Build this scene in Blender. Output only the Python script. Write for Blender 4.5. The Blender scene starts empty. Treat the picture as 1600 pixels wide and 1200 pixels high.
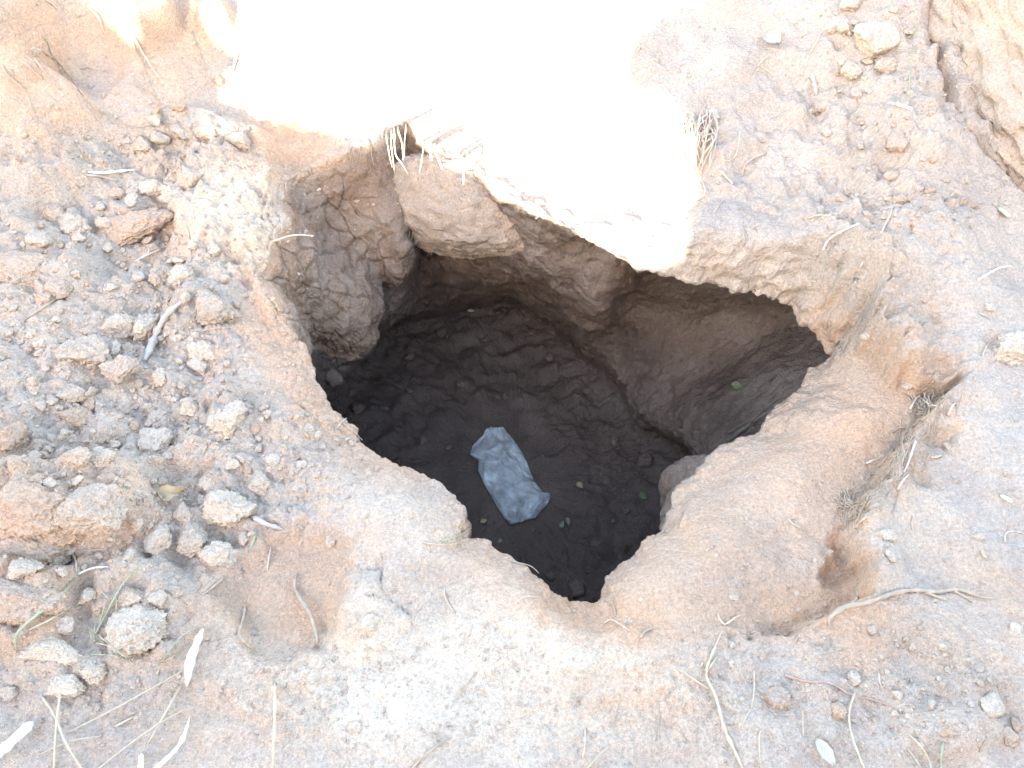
import bpy, bmesh, math, random
import numpy as np
from mathutils import Vector, Matrix

# ------------------------------------------------------------------ camera, sky, sun, exposure
sc = bpy.context.scene
COL = sc.collection
CAM_Z, PITCH, LENS = 1.55, math.radians(52.0), 28.0
cam_d = bpy.data.cameras.new('camera')
cam = bpy.data.objects.new('camera', cam_d)
COL.objects.link(cam)
cam.location = (0, 0, CAM_Z)
cam.rotation_euler = (math.pi / 2 - PITCH, 0, 0)
cam_d.lens = LENS
cam_d.sensor_width = 36.0
cam_d.clip_start = 0.02
cam_d.clip_end = 500.0
sc.camera = cam

SUN_EL = math.radians(21.0)
SUN_H = Vector((-0.30, -1.0, 0)).normalized()          # horizontal direction towards the sun
SUN = Vector((SUN_H.x * math.cos(SUN_EL), SUN_H.y * math.cos(SUN_EL), math.sin(SUN_EL)))
world = bpy.data.worlds.new('World')
sc.world = world
world.use_nodes = True
wn = world.node_tree.nodes
wl = world.node_tree.links
bg = wn['Background']
sky = wn.new('ShaderNodeTexSky')
sky.sky_type = 'NISHITA'
sky.sun_disc = False
sky.sun_elevation = SUN_EL
sky.sun_rotation = math.atan2(SUN_H.x, SUN_H.y)
sky.dust_density = 1.3
sky.air_density = 1.0
sky.ozone_density = 0.35
wl.new(sky.outputs[0], bg.inputs[0])
bg.inputs[1].default_value = 0.15
sun_d = bpy.data.lights.new('sun', 'SUN')
sun_d.energy = 5.0
sun_d.angle = math.radians(0.4)
sun_d.color = (1.0, 0.93, 0.82)
sun = bpy.data.objects.new('sun', sun_d)
COL.objects.link(sun)
sun.location = (-2, -6, 6)
sun.rotation_euler = SUN.to_track_quat('Z', 'Y').to_euler()
sc.view_settings.view_transform = 'Standard'
sc.view_settings.look = 'None'
sc.view_settings.gamma = 1.0
sc.view_settings.exposure = 3.52

# ------------------------------------------------------------------ helpers
random.seed(7)
RNG = np.random.default_rng(11)
CP, SP = math.cos(PITCH), math.sin(PITCH)
TX = 18.0 / LENS
TY = TX * 0.75

def ray(px, py):
    """direction through a point of the 1600x1200 photograph"""
    u = (px - 800) / 800 * TX
    v = (600 - py) / 600 * TY
    return np.array([u, CP + v * SP, -SP + v * CP])

def at_z(px, py, z):
    d = ray(px, py)
    t = (z - CAM_Z) / d[2]
    return np.array([d[0] * t, d[1] * t, z])

def at_y(px, py, y):
    d = ray(px, py)
    t = y / d[1]
    return np.array([d[0] * t, y, CAM_Z + d[2] * t])

def project(x, y, z):
    zz = z - CAM_Z
    f = np.maximum(y * CP - zz * SP, 0.05)
    up = y * SP + zz * CP
    return 800 + x / f / TX * 800, 600 - up / f / TY * 600

def sst(a, b, x):
    t = np.clip((x - a) / (b - a), 0, 1)
    return t * t * (3 - 2 * t)

def _hash(ix, iy, iz, seed):
    h = (ix * 374761393 + iy * 668265263 + iz * 2147483647 + seed * 974634777) & 0xFFFFFFFF
    h = ((h ^ (h >> 13)) * 1274126177) & 0xFFFFFFFF
    h = ((h ^ (h >> 16)) * 2246822519) & 0xFFFFFFFF
    return (h ^ (h >> 15)) & 0xFFFFFFFF

def noise3(p, scale, seed=0):
    """smooth value-gradient noise, about -1..1"""
    q = p * scale
    i = np.floor(q).astype(np.int64)
    f = q - i
    w = f * f * f * (f * (f * 6 - 15) + 10)
    out = np.zeros(len(p))
    for dx in (0, 1):
        wx = w[:, 0] if dx else 1 - w[:, 0]
        for dy in (0, 1):
            wy = w[:, 1] if dy else 1 - w[:, 1]
            for dz in (0, 1):
                wz = w[:, 2] if dz else 1 - w[:, 2]
                h = _hash(i[:, 0] + dx, i[:, 1] + dy, i[:, 2] + dz, seed)
                gx = (h & 1023) / 511.5 - 1
                gy = ((h >> 10) & 1023) / 511.5 - 1
                gz = ((h >> 20) & 1023) / 511.5 - 1
                out += wx * wy * wz * (gx * (f[:, 0] - dx) + gy * (f[:, 1] - dy) + gz * (f[:, 2] - dz))
    return out * 1.5

def fbm(p, scale, octaves=3, seed=0, gain=0.5):
    r = np.zeros(len(p))
    a = 1.0
    for k in range(octaves):
        r += a * noise3(p, scale * 2.03 ** k, seed + k * 17)
        a *= gain
    return r

def cells(p, scale, seed=0):
    """F1 and F2 distance of a jittered cell pattern (3D)"""
    q = p * scale
    i = np.floor(q).astype(np.int64)
    f1 = np.full(len(p), 9.0)
    f2 = np.full(len(p), 9.0)
    idn = np.zeros(len(p))
    for dx in (-1, 0, 1):
        for dy in (-1, 0, 1):
            for dz in (-1, 0, 1):
                c = i + np.array([dx, dy, dz])
                h = _hash(c[:, 0], c[:, 1], c[:, 2], seed)
                o = np.stack([(h & 1023) / 1023, ((h >> 10) & 1023) / 1023, ((h >> 20) & 1023) / 1023], 1)
                d = np.sqrt(((c + o - q) ** 2).sum(1))
                near = d < f1
                f2 = np.where(near, f1, np.minimum(f2, d))
                idn = np.where(near, ((h >> 5) & 255) / 255.0, idn)
                f1 = np.where(near, d, f1)
    return f1, f2, idn

def ell(px, py, cx, cy, rx, ry, rot=0.0, soft=0.35):
    """1 inside an ellipse of the picture-plane map, 0 outside"""
    c, s = math.cos(math.radians(rot)), math.sin(math.radians(rot))
    dx, dy = px - cx, py - cy
    a = (dx * c + dy * s) / rx
    b = (-dx * s + dy * c) / ry
    d = np.sqrt(a * a + b * b)
    return 1 - sst(1 - soft, 1 + soft, d)

def polydist(px, py, pts):
    """distance to a polyline and side (positive = right of travel)"""
    best = np.full(px.shape, 1e9)
    side = np.zeros(px.shape)
    tt = np.zeros(px.shape)
    n = len(pts) - 1
    for k in range(n):
        ax, ay = pts[k]
        bx, by = pts[k + 1]
        ex, ey = bx - ax, by - ay
        t = np.clip(((px - ax) * ex + (py - ay) * ey) / (ex * ex + ey * ey), 0, 1)
        d = np.hypot(px - ax - t * ex, py - ay - t * ey)
        s = ex * (py - ay) - ey * (px - ax)
        m = d < best
        best = np.where(m, d, best)
        side = np.where(m, np.sign(s), side)
        tt = np.where(m, (k + t) / n, tt)
    return best, side, tt

def inpoly(px, py, pts):
    r = np.zeros(np.shape(px), bool)
    n = len(pts)
    for k in range(n):
        x0, y0 = pts[k]
        x1, y1 = pts[(k + 1) % n]
        c = ((y0 > py) != (y1 > py)) & (px < (x1 - x0) * (py - y0) / (y1 - y0 + 1e-12) + x0)
        r ^= c
    return r

def softpoly(px, py, pts, w):
    d, s, t = polydist(px, py, list(pts) + [pts[0]])
    sd = np.where(inpoly(px, py, pts), d, -d)
    return sst(-w, w, sd)

def mesh_np(name, co, quads, smooth=True):
    """mesh from numpy vertices and (n,3|4) faces"""
    me = bpy.data.meshes.new(name)
    me.vertices.add(len(co))
    me.vertices.foreach_set('co', np.ascontiguousarray(co, dtype=np.float32).ravel())
    k = quads.shape[1]
    me.loops.add(quads.size)
    me.loops.foreach_set('vertex_index', np.ascontiguousarray(quads, dtype=np.int32).ravel())
    me.polygons.add(len(quads))
    me.polygons.foreach_set('loop_start', np.arange(0, quads.size, k, dtype=np.int32))
    me.polygons.foreach_set('loop_total', np.full(len(quads), k, dtype=np.int32))
    me.polygons.foreach_set('use_smooth', np.full(len(quads), smooth))
    me.update(calc_edges=True)
    return me

def attr(me, name, val):
    a = me.attributes.new(name, 'FLOAT', 'POINT')
    a.data.foreach_set('value', np.ascontiguousarray(val, dtype=np.float32))

def link(name, me, mat=None, parent=None):
    o = bpy.data.objects.new(name, me)
    COL.objects.link(o)
    if mat is not None and len(me.materials) == 0:
        me.materials.append(mat)
    if parent is not None:
        o.parent = parent
    return o

def tag(o, label, cat, group=None):
    o['label'] = label
    o['category'] = cat
    if group:
        o['group'] = group
    return o

# ------------------------------------------------------------------ materials
def node(nt, kind, **kw):
    n = nt.nodes.new(kind)
    for k, v in kw.items():
        setattr(n, k, v)
    return n

def mixc(nt, fac, a, b, blend='MIX'):
    m = nt.nodes.new('ShaderNodeMix')
    m.data_type = 'RGBA'
    m.blend_type = blend
    for sock, val in ((m.inputs[0], fac), (m.inputs[6], a), (m.inputs[7], b)):
        if hasattr(val, 'is_linked'):
            nt.links.new(val, sock)
        elif isinstance(val, (int, float)):
            sock.default_value = val
        else:
            sock.default_value = (*val, 1)
    return m.outputs[2]

def maprange(nt, val, a, b, c=0.0, d=1.0):
    m = nt.nodes.new('ShaderNodeMapRange')
    nt.links.new(val, m.inputs[0])
    for i, x in enumerate((a, b, c, d)):
        m.inputs[i + 1].default_value = x
    return m.outputs[0]

def math_n(nt, op, a, b=0.0):
    m = nt.nodes.new('ShaderNodeMath')
    m.operation = op
    for i, v in enumerate((a, b)):
        if hasattr(v, 'is_linked'):
            nt.links.new(v, m.inputs[i])
        else:
            m.inputs[i].default_value = v
    return m.outputs[0]

def noise_n(nt, vec, scale, detail=4.0, rough=0.6):
    n = nt.nodes.new('ShaderNodeTexNoise')
    n.inputs['Scale'].default_value = scale
    n.inputs['Detail'].default_value = detail
    n.inputs['Roughness'].default_value = rough
    nt.links.new(vec, n.inputs['Vector'])
    return n.outputs[0]

GREY = (0.425, 0.327, 0.243)       # dry dust
TAN = (0.452, 0.306, 0.202)        # subsoil
ORANGE = (0.466, 0.274, 0.156)     # fresh reddish subsoil
PALE = (0.580, 0.442, 0.308)        # chalky crust, also the brightness painted on the foreground
DAMP_SHADE = (0.098, 0.063, 0.043)       # moist pit earth, also the shade painted on the pit walls

def soil_material(name, use_attr, warm=0.3, pale=0.0, bump=1.0, vary=True, damp_shade=0.0):
    """earth: dust, subsoil and chalky crust mixed by attributes or constants, with grains and fine relief"""
    m = bpy.data.materials.new(name)
    m.use_nodes = True
    nt = m.node_tree
    b = nt.nodes['Principled BSDF']
    vec = node(nt, 'ShaderNodeNewGeometry').outputs['Position']
    if vary:
        oi = node(nt, 'ShaderNodeObjectInfo')
    n_big = noise_n(nt, vec, 5.0, 2, 0.6)
    n_mid = noise_n(nt, vec, 26.0, 3, 0.65)
    n_fine = noise_n(nt, vec, 140.0, 2, 0.7)
    n_grit = noise_n(nt, vec, 430.0, 1, 0.6)
    if use_attr:
        w = node(nt, 'ShaderNodeAttribute', attribute_name='warm').outputs['Fac']
        p = node(nt, 'ShaderNodeAttribute', attribute_name='pale').outputs['Fac']
        dm = node(nt, 'ShaderNodeAttribute', attribute_name='damp_shade').outputs['Fac']
    else:
        v = node(nt, 'ShaderNodeValue'); v.outputs[0].default_value = warm; w = v.outputs[0]
        v = node(nt, 'ShaderNodeValue'); v.outputs[0].default_value = pale; p = v.outputs[0]
        v = node(nt, 'ShaderNodeValue'); v.outputs[0].default_value = damp_shade; dm = v.outputs[0]
        if vary:
            w = math_n(nt, 'ADD', w, maprange(nt, oi.outputs['Random'], 0, 1, -0.22, 0.22))
    wj = math_n(nt, 'ADD', w, maprange(nt, n_mid, 0.25, 0.75, -0.28, 0.28))
    wj = math_n(nt, 'ADD', wj, maprange(nt, n_big, 0.3, 0.7, -0.12, 0.12))
    f1 = maprange(nt, wj, 0.1, 0.6)
    f2 = maprange(nt, wj, 0.6, 1.15)
    c = mixc(nt, f1, GREY, TAN)
    c = mixc(nt, f2, c, ORANGE)
    pj = math_n(nt, 'ADD', p, maprange(nt, n_mid, 0.3, 0.7, -0.25, 0.25))
    c = mixc(nt, maprange(nt, pj, 0.15, 0.95), c, PALE)
    # dust lies on what faces up
    geo = node(nt, 'ShaderNodeNewGeometry')
    sep = node(nt, 'ShaderNodeSeparateXYZ')
    nt.links.new(geo.outputs['Normal'], sep.inputs[0])
    up = maprange(nt, sep.outputs[2], 0.45, 1.0, 0.0, 0.55)
    up = math_n(nt, 'MULTIPLY', up, maprange(nt, n_mid, 0.35, 0.65))
    up = math_n(nt, 'MULTIPLY', up, maprange(nt, dm, 0, 0.5, 1, 0))
    up = math_n(nt, 'MULTIPLY', up, maprange(nt, f1, 0, 1, 1, 0.25))
    c = mixc(nt, up, c, GREY)
    c = mixc(nt, dm, c, DAMP_SHADE)
    # grains
    g = maprange(nt, n_fine, 0.3, 0.7, 0.80, 1.16)
    g2 = maprange(nt, n_grit, 0.3, 0.7, 0.86, 1.12)
    gg = math_n(nt, 'MULTIPLY', g, g2)
    gg = math_n(nt, 'MULTIPLY', gg, maprange(nt, n_big, 0.3, 0.7, 0.9, 1.1))
    cc = node(nt, 'ShaderNodeCombineColor')
    for i in range(3):
        nt.links.new(gg, cc.inputs[i])
    c = mixc(nt, 1.0, c, cc.outputs[0], 'MULTIPLY')
    # pale specks of grit
    vo = node(nt, 'ShaderNodeTexVoronoi')
    vo.inputs['Scale'].default_value = 95.0
    nt.links.new(vec, vo.inputs['Vector'])
    sp = maprange(nt, vo.outputs['Distance'], 0.12, 0.2, 1, 0)
    sp = math_n(nt, 'MULTIPLY', sp, maprange(nt, n_mid, 0.5, 0.62, 0, 0.55))
    sp = math_n(nt, 'MULTIPLY', sp, maprange(nt, dm, 0, 1, 1, 0.25))
    c = mixc(nt, sp, c, (0.66, 0.56, 0.45))
    nt.links.new(c, b.inputs['Base Color'])
    b.inputs['Roughness'].default_value = 0.95
    b.inputs['Specular IOR Level'].default_value = 0.12
    if use_attr:
        rr = maprange(nt, dm, 0.3, 1.0, 0.96, 0.62)
        nt.links.new(rr, b.inputs['Roughness'])
        nt.links.new(maprange(nt, dm, 0.3, 1.0, 0.1, 0.4), b.inputs['Specular IOR Level'])
    h = math_n(nt, 'ADD', math_n(nt, 'MULTIPLY', n_mid, 1.6), math_n(nt, 'MULTIPLY', n_fine, 0.75))
    h = math_n(nt, 'ADD', h, math_n(nt, 'MULTIPLY', n_grit, 0.16))
    h = math_n(nt, 'ADD', h, math_n(nt, 'MULTIPLY', sp, 0.25))
    bp = node(nt, 'ShaderNodeBump')
    bp.inputs['Strength'].default_value = 0.7
    bp.inputs['Distance'].default_value = 0.012 * bump
    nt.links.new(h, bp.inputs['Height'])
    nt.links.new(bp.outputs[0], b.inputs['Normal'])
    return m

M_GROUND = soil_material('soil_ground', True, vary=False)
# ------------------------------------------------------------------ the ground and the pit (one sheet, three pieces)
# large form of the land
def h_base(x, y):
    yb = np.interp(x, [-1.6, -0.72, -0.39, 0.0, 0.25, 0.75, 1.2, 2.0], [1.75, 1.98, 2.12, 1.95, 1.78, 1.74, 1.62, 1.4])
    s = y - yb
    rise = 0.5 * (np.sqrt(s * s + 0.02) + s) * 0.56                     # the bank behind the pit
    rise = 2.0 * (1 - np.exp(-rise / 2.0))
    z = rise
    z = z + 0.16 * sst(-0.75, -1.6, x) * sst(3.0, 1.2, y)               # rubble heaped on the left
    z = z + 0.20 * np.exp(-(((x + 1.55) / 0.5) ** 2 + ((y - 2.5) / 0.6) ** 2))
    z = z + 0.05 * sst(0.75, 1.3, x)
    z = z + 0.15 * np.exp(-(((x - 1.05) / 0.2) ** 2 + ((y - 1.55) / 0.28) ** 2))   # shoulder above the apron
    r = np.hypot(x, y - 1.5)
    z = z + 0.06 * np.sin(x * 0.31 + 1) * np.sin(y * 0.27) * sst(4, 12, r) * 6
    return z

# rim stations, in photograph coordinates with height; B, C, D are the pit wall below
# 'p': seen point (px, py, z); 'o': outward offset from the rim, z
ST = [
 # rim px, py, z, lip width,  B,                     C,                     D
 (440, 285, .06, .10, ('p', 597, 440, -.36), ('o', .02, -.68), ('o', .04, -1.0)),
 (435, 315, .06, .09, ('p', 602, 478, -.40), ('o', .03, -.68), ('o', .06, -1.0)),
 (443, 350, .06, .09, ('p', 594, 514, -.42), ('o', .03, -.68), ('o', .08, -1.0)),
 (428, 378, .05, .09, ('p', 580, 543, -.44), ('o', .03, -.68), ('o', .08, -1.0)),
 (408, 432, .03, .09, ('p', 540, 552, -.44), ('o', .02, -.66), ('o', .08, -1.0)),
 (430, 470, .02, .12, ('p', 505, 545, -.42), ('o', .05, -.66), ('o', .10, -1.0)),
 (445, 510, .00, .12, ('p', 480, 540, -.34), ('o', .07, -.66), ('o', .12, -1.0)),
 (470, 540, -.03, .12, ('o', .03, -.28), ('o', .09, -.66), ('o', .13, -1.0)),
 (488, 570, -.04, .12, ('o', .06, -.30), ('o', .12, -.66), ('o', .14, -1.0)),
 (500, 605, -.04, .12, ('o', .08, -.30), ('o', .14, -.66), ('o', .15, -1.0)),
 (505, 640, -.04, .12, ('o', .08, -.30), ('o', .14, -.66), ('o', .15, -1.0)),
 (545, 665, -.03, .12, ('o', .08, -.30), ('o', .12, -.66), ('o', .12, -1.0)),
 (570, 695, -.03, .12, ('o', .08, -.30), ('o', .12, -.66), ('o', .10, -1.0)),
 (610, 722, -.03, .12, ('o', .08, -.30), ('o', .12, -.66), ('o', .10, -1.0)),
 (650, 742, -.03, .12, ('o', .08, -.30), ('o', .12, -.66), ('o', .10, -1.0)),
 (690, 765, -.03, .12, ('o', .08, -.30), ('o', .12, -.66), ('o', .10, -1.0)),
 (714, 780, -.03, .10, ('o', .08, -.30), ('o', .12, -.66), ('o', .10, -1.0)),
 (725, 806, -.03, .08, ('o', .08, -.30), ('o', .12, -.66), ('o', .10, -1.0)),
 (722, 843, -.06, .08, ('o', .07, -.30), ('o', .10, -.66), ('o', .08, -1.0)),
 (738, 848, -.07, .08, ('o', .06, -.30), ('o', .10, -.66), ('o', .08, -1.0)),
 (770, 861, -.07, .09, ('o', .05, -.30), ('o', .10, -.66), ('o', .08, -1.0)),
 (810, 882, -.07, .09, ('o', .05, -.30), ('o', .10, -.66), ('o', .08, -1.0)),
 (845, 912, -.07, .09, ('o', .05, -.30), ('o', .10, -.66), ('o', .06, -1.0)),
 (861, 936, -.07, .09, ('o', .05, -.30), ('o', .08, -.66), ('o', .05, -1.0)),
 (880, 953, -.07, .09, ('o', .05, -.30), ('o', .08, -.66), ('o', .04, -1.0)),
 (905, 954, -.07, .09, ('o', .05, -.30), ('o', .08, -.66), ('o', .04, -1.0)),
 (932, 951, -.07, .09, ('o', .05, -.30), ('o', .08, -.66), ('o', .04, -1.0)),
 (946, 925, -.08, .10, ('o', .05, -.30), ('o', .08, -.66), ('o', .05, -1.0)),
 (958, 897, -.09, .12, ('o', .05, -.30), ('o', .08, -.66), ('o', .06, -1.0)),
 (984, 872, -.10, .14, ('o', .05, -.30), ('o', .08, -.66), ('o', .06, -1.0)),
 (1000, 846, -.11, .16, ('o', .05, -.30), ('o', .08, -.66), ('o', .06, -1.0)),
 (1038, 828, -.12, .18, ('o', .04, -.32), ('o', .07, -.66), ('o', .06, -1.0)),
 (1046, 800, -.12, .20, ('p', 1046, 806, -.32), ('o', .05, -.66), ('o', .05, -1.0)),
 (1062, 770, -.13, .22, ('p', 1040, 778, -.34), ('o', .05, -.66), ('o', .05, -1.0)),
 (1092, 740, -.13, .24, ('p', 1048, 742, -.34), ('o', .05, -.68), ('o', .05, -1.0)),
 (1122, 711, -.14, .24, ('p', 1092, 716, -.33), ('p', 1085, 735, -.78), ('p', 1068, 752, -1.0)),
 (1155, 691, -.14, .24, ('o', .03, -.32), ('p', 1088, 722, -.80), ('p', 1072, 738, -1.0)),
 (1190, 678, -.14, .24, ('o', .05, -.33), ('p', 1088, 712, -.80), ('p', 1070, 728, -1.0)),
 (1200, 652, -.14, .24, ('o', .05, -.34), ('p', 1086, 703, -.80), ('p', 1068, 718, -1.0)),
 (1226, 634, -.14, .22, ('o', .05, -.34), ('p', 1083, 695, -.80), ('p', 1065, 710, -1.0)),
 (1250, 614, -.15, .20, ('o', .04, -.34), ('p', 1078, 688, -.80), ('p', 1060, 703, -1.0)),
 (1257, 590, -.15, .18, ('o', .04, -.33), ('p', 1072, 684, -.80), ('p', 1053, 697, -1.0)),
 (1278, 569, -.15, .16, ('o', .04, -.32), ('p', 1066, 680, -.80), ('p', 1046, 692, -1.0)),
 (1306, 552, -.15, .08, ('o', .03, -.28), ('p', 1058, 676, -.80), ('p', 1038, 688, -1.0)),
 (1285, 534, -.14, .10, ('p', 1285, 548, -.32), ('p', 1048, 670, -.82), ('p', 1028, 682, -1.0)),
 (1266, 506, -.13, .10, ('p', 1272, 530, -.38), ('p', 1036, 663, -.83), ('p', 1015, 676, -1.0)),
 (1236, 481, -.12, .10, ('p', 1245, 515, -.44), ('p', 1024, 653, -.84), ('p', 1002, 667, -1.0)),
 (1200, 466, -.10, .10, ('p', 1212, 503, -.48), ('p', 1012, 643, -.85), ('p', 990, 658, -1.0)),
 (1150, 455, -.08, .10, ('p', 1165, 493, -.52), ('p', 1002, 628, -.85), ('p', 980, 645, -1.0)),
 (1100, 447, -.06, .10, ('p', 1118, 486, -.54), ('p', 990, 610, -.85), ('p', 968, 628, -1.0)),
 (1040, 433, -.02, .10, ('p', 1058, 479, -.54), ('p', 972, 584, -.85), ('p', 950, 602, -1.0)),
 (1000, 425, .00, .10, ('p', 1012, 470, -.54), ('p', 956, 566, -.85), ('p', 935, 585, -1.0)),
 (965, 410, .01, .10, ('p', 978, 458, -.52), ('p', 932, 556, -.85), ('p', 912, 575, -1.0)),
 (930, 386, .03, .06, ('o', .10, -.30), ('p', 905, 540, -.86), ('p', 890, 558, -1.0)),
 (900, 365, .04, .07, ('o', .09, -.28), ('p', 880, 512, -.87), ('p', 868, 530, -1.0)),
 (850, 335, .05, .08, ('o', .08, -.28), ('p', 838, 488, -.88), ('p', 830, 500, -1.0)),
 (800, 310, .045, .08, ('o', .07, -.28), ('p', 800, 464, -.88), ('p', 795, 478, -1.0)),
 (762, 291, .045, .08, ('o', .06, -.28), ('p', 760, 470, -.88), ('p', 758, 484, -1.0)),
 (740, 268, .045, .08, ('o', .05, -.28), ('p', 722, 478, -.88), ('p', 722, 490, -1.0)),
 (692, 240, .045, .08, ('o', .04, -.28), ('p', 690, 482, -.84), ('p', 690, 496, -1.0)),
 (652, 221, .05, .08, ('o', .03, -.28), ('p', 662, 486, -.80), ('p', 660, 504, -1.0)),
 (637, 192, .065, .08, ('o', .00, -.28), ('p', 645, 488, -.78), ('p', 638, 512, -1.0)),
 (613, 195, .065, .08, ('p', 640, 380, -.22), ('p', 632, 492, -.76), ('p', 615, 520, -1.0)),
 (598, 216, .05, .08, ('p', 632, 400, -.24), ('p', 622, 496, -.72), ('p', 596, 528, -1.0)),
 (575, 222, .05, .08, ('p', 622, 412, -.26), ('p', 612, 500, -.70), ('p', 575, 540, -1.0)),
 (530, 240, .05, .08, ('p', 612, 422, -.30), ('p', 600, 506, -.68), ('p', 550, 552, -1.0)),
 (480, 262, .05, .09, ('p', 604, 430, -.33), ('p', 590, 520, -.66), ('p', 525, 565, -1.0)),
]
PC = np.array([0.02, 1.42])
NT = 1500
rimc = np.array([at_z(s[0], s[1], s[2]) for s in ST])
def seen(k, e):
    if e[0] == 'p':
        return at_z(e[1], e[2], e[3])
    d = rimc[k, :2] - PC
    d = d / np.hypot(*d)
    return np.array([*(rimc[k, :2] + d * e[1]), e[2]])
loops = [rimc] + [np.array([seen(k, s[j]) for k, s in enumerate(ST)]) for j in (4, 5, 6)]
# the roof of the hollow just inside the rim: deep under the lip at the back right, elsewhere part way down the wall
roof = []
for k, s in enumerate(ST):
    w = 1.0 if 44 <= k <= 52 else (.6 if k in (43, 53) else (.3 if k in (42, 54) else 0.0))
    far = seen(k, ('o', .26, s[2] - .07))
    roof.append((1 - w) * (loops[0][k] * .6 + loops[1][k] * .4) + w * far)
loops.insert(1, np.array(roof))

def closed_resample(arrs, n):
    seg = np.linalg.norm(np.roll(rimc, -1, 0) - rimc, axis=1)
    cum = np.concatenate([[0], np.cumsum(seg)])
    s = np.linspace(0, cum[-1], n, endpoint=False)
    out = []
    for a in arrs:
        a2 = np.concatenate([a, a[:1]])
        out.append(np.stack([np.interp(s, cum, a2[:, k]) for k in range(a.shape[1])], 1))
    return out, cum[-1]

def gsmooth(a, sig):
    r = int(sig * 3) + 1
    k = np.exp(-0.5 * (np.arange(-r, r + 1) / sig) ** 2)
    k /= k.sum()
    p = np.concatenate([a[-r:], a, a[:r]])
    return np.stack([np.convolve(p[:, j], k, 'valid') for j in range(a.shape[1])], 1)

lipc = np.array([[s[3]] for s in ST])
(LA, LA2, LB, LC, LD, LW), PERIM = closed_resample(loops + [lipc], NT)
STEP = PERIM / NT
LA = gsmooth(LA, 0.012 / STEP)
LA2 = gsmooth(LA2, 0.03 / STEP)
LB = gsmooth(LB, 0.03 / STEP)
LC = gsmooth(LC, 0.03 / STEP)
LD = gsmooth(LD, 0.05 / STEP)
LW = gsmooth(LW, 0.08 / STEP)[:, 0]

ang = np.unwrap(np.arctan2(LA[:, 1] - PC[1], LA[:, 0] - PC[0]))
turn = ang[-1] - ang[0]
uni = ang[0] + np.sign(turn) * np.arange(NT) / NT * 2 * math.pi
angm = 0.55 * ang + 0.45 * uni
angm = gsmooth((angm - uni)[:, None], 0.05 / STEP)[:, 0] + uni
RO = 2.6
outer = PC + RO * np.stack([np.cos(angm), np.sin(angm)], 1)
N1, N2 = 270, 26
f1 = (np.arange(N1) / (N1 - 1))
f1 = (np.exp(f1 * 1.5) - 1) / (math.exp(1.5) - 1)
rows = []
for f in f1:
    rows.append(LA[:, :2] + (outer - LA[:, :2]) * f)
for k in range(1, N2 + 1):
    R = RO * (60 / RO) ** (k / N2)
    rows.append(PC + (outer - PC) * (R / RO))
GXY = np.array(rows)                                      # (rows, NT, 2) from the rim outwards
gx, gy = GXY[..., 0], GXY[..., 1]
HB = h_base(gx, gy)
drop = LA[:, 2] - HB[0]
dist = np.hypot(gx - LA[:, 0], gy - LA[:, 1])
tl = np.clip(1 - dist / LW[None, :], 0, 1)
GZ = HB + drop[None, :] * tl ** 1.8
PX, PY = project(gx, gy, GZ)
wob = np.zeros(GZ.size)
_m = (dist.ravel() < 2.75)
_p = np.stack([gx.ravel(), gy.ravel(), GZ.ravel()], 1)
wob[_m] = fbm(_p[_m], 16, 3, 400, .6)
wob = wob.reshape(GZ.shape)

# ---- features of the surface, laid on the land where the photograph shows them
SCARP = [(1308, 408), (1336, 480), (1362, 532), (1402, 572), (1440, 592), (1492, 578), (1500, 606), (1452, 640),
         (1405, 700), (1348, 786), (1336, 830), (1362, 880), (1354, 928), (1310, 965)]
APRON = [(1296, 470), (1336, 480), (1362, 532), (1402, 572), (1440, 592), (1500, 590), (1452, 640), (1405, 700), (1348, 786),
         (1336, 830), (1362, 880), (1350, 935), (1230, 985), (1060, 985), (900, 990), (840, 940), (840, 560), (1220, 500)]
apron = softpoly(PX + 22 * wob, PY - 18 * wob, APRON, 10)
ap_s = softpoly(PX, PY, APRON, 45)
ds, side, ts = polydist(PX + 22 * wob, PY - 18 * wob, SCARP)
dz = np.zeros_like(GZ)
step_h = .065
wob0 = np.sin(PX * .11) + np.sin(PY * .07 + 1)
dz += np.where(side < 0, 1, -1) * 0
fadeS = np.exp(-(ds / 150) ** 2)
dz -= apron * step_h * fadeS * sst(.03, .16, ts)
dz += (1 - apron) * .028 * np.exp(-(ds / 50) ** 2)
CRK = [(1440, -80), (1462, 20), (1464, 70), (1482, 150), (1510, 205), (1545, 240), (1610, 300), (1680, 350)]
dz += (1 - apron) * .05 * np.exp(-(ds / 45) ** 2) * sst(.44, .28, ts)
dcr, _, _ = polydist(PX, PY, CRK)
dz -= 0.075 * (1 - sst(1, 10, dcr + 4 * wob0))
LIPL = [(985, 392), (1060, 392), (1150, 405), (1240, 418), (1305, 445), (1335, 500)]
dlp, _, _ = polydist(PX, PY, LIPL)
dz += .055 * np.exp(-(dlp / 48) ** 2)
# hollow under the shoulder
dz -= 0.07 * ell(PX + 18 * wob, PY - 14 * wob, 1470, 574, 34, 20, -20, .6)
dz -= 0.03 * ell(PX + 25 * wob, PY + 14 * wob, 1480, 693, 26, 12, -10, .8)
dz -= 0.02 * ell(PX + 20 * wob, PY, 1436, 747, 16, 9, 20, .8)
dz -= 0.04 * ell(PX + 22 * wob, PY - 20 * wob, 1330, 855, 28, 36, 25, .7)
# trodden hollow lower left
HOL = [(395, 858), (470, 830), (535, 850), (545, 905), (520, 965), (495, 1008), (440, 1028), (385, 1015), (370, 960), (330, 925)]
hol = softpoly(PX + 14 * wob, PY + 10 * wob, HOL, 16)
dz -= 0.035 * hol
dz -= 0.03 * ell(PX, PY, 300, 760, 90, 28, -8, .4)
dz -= 0.03 * ell(PX, PY, 275, 655, 70, 40, 0, .5)
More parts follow.
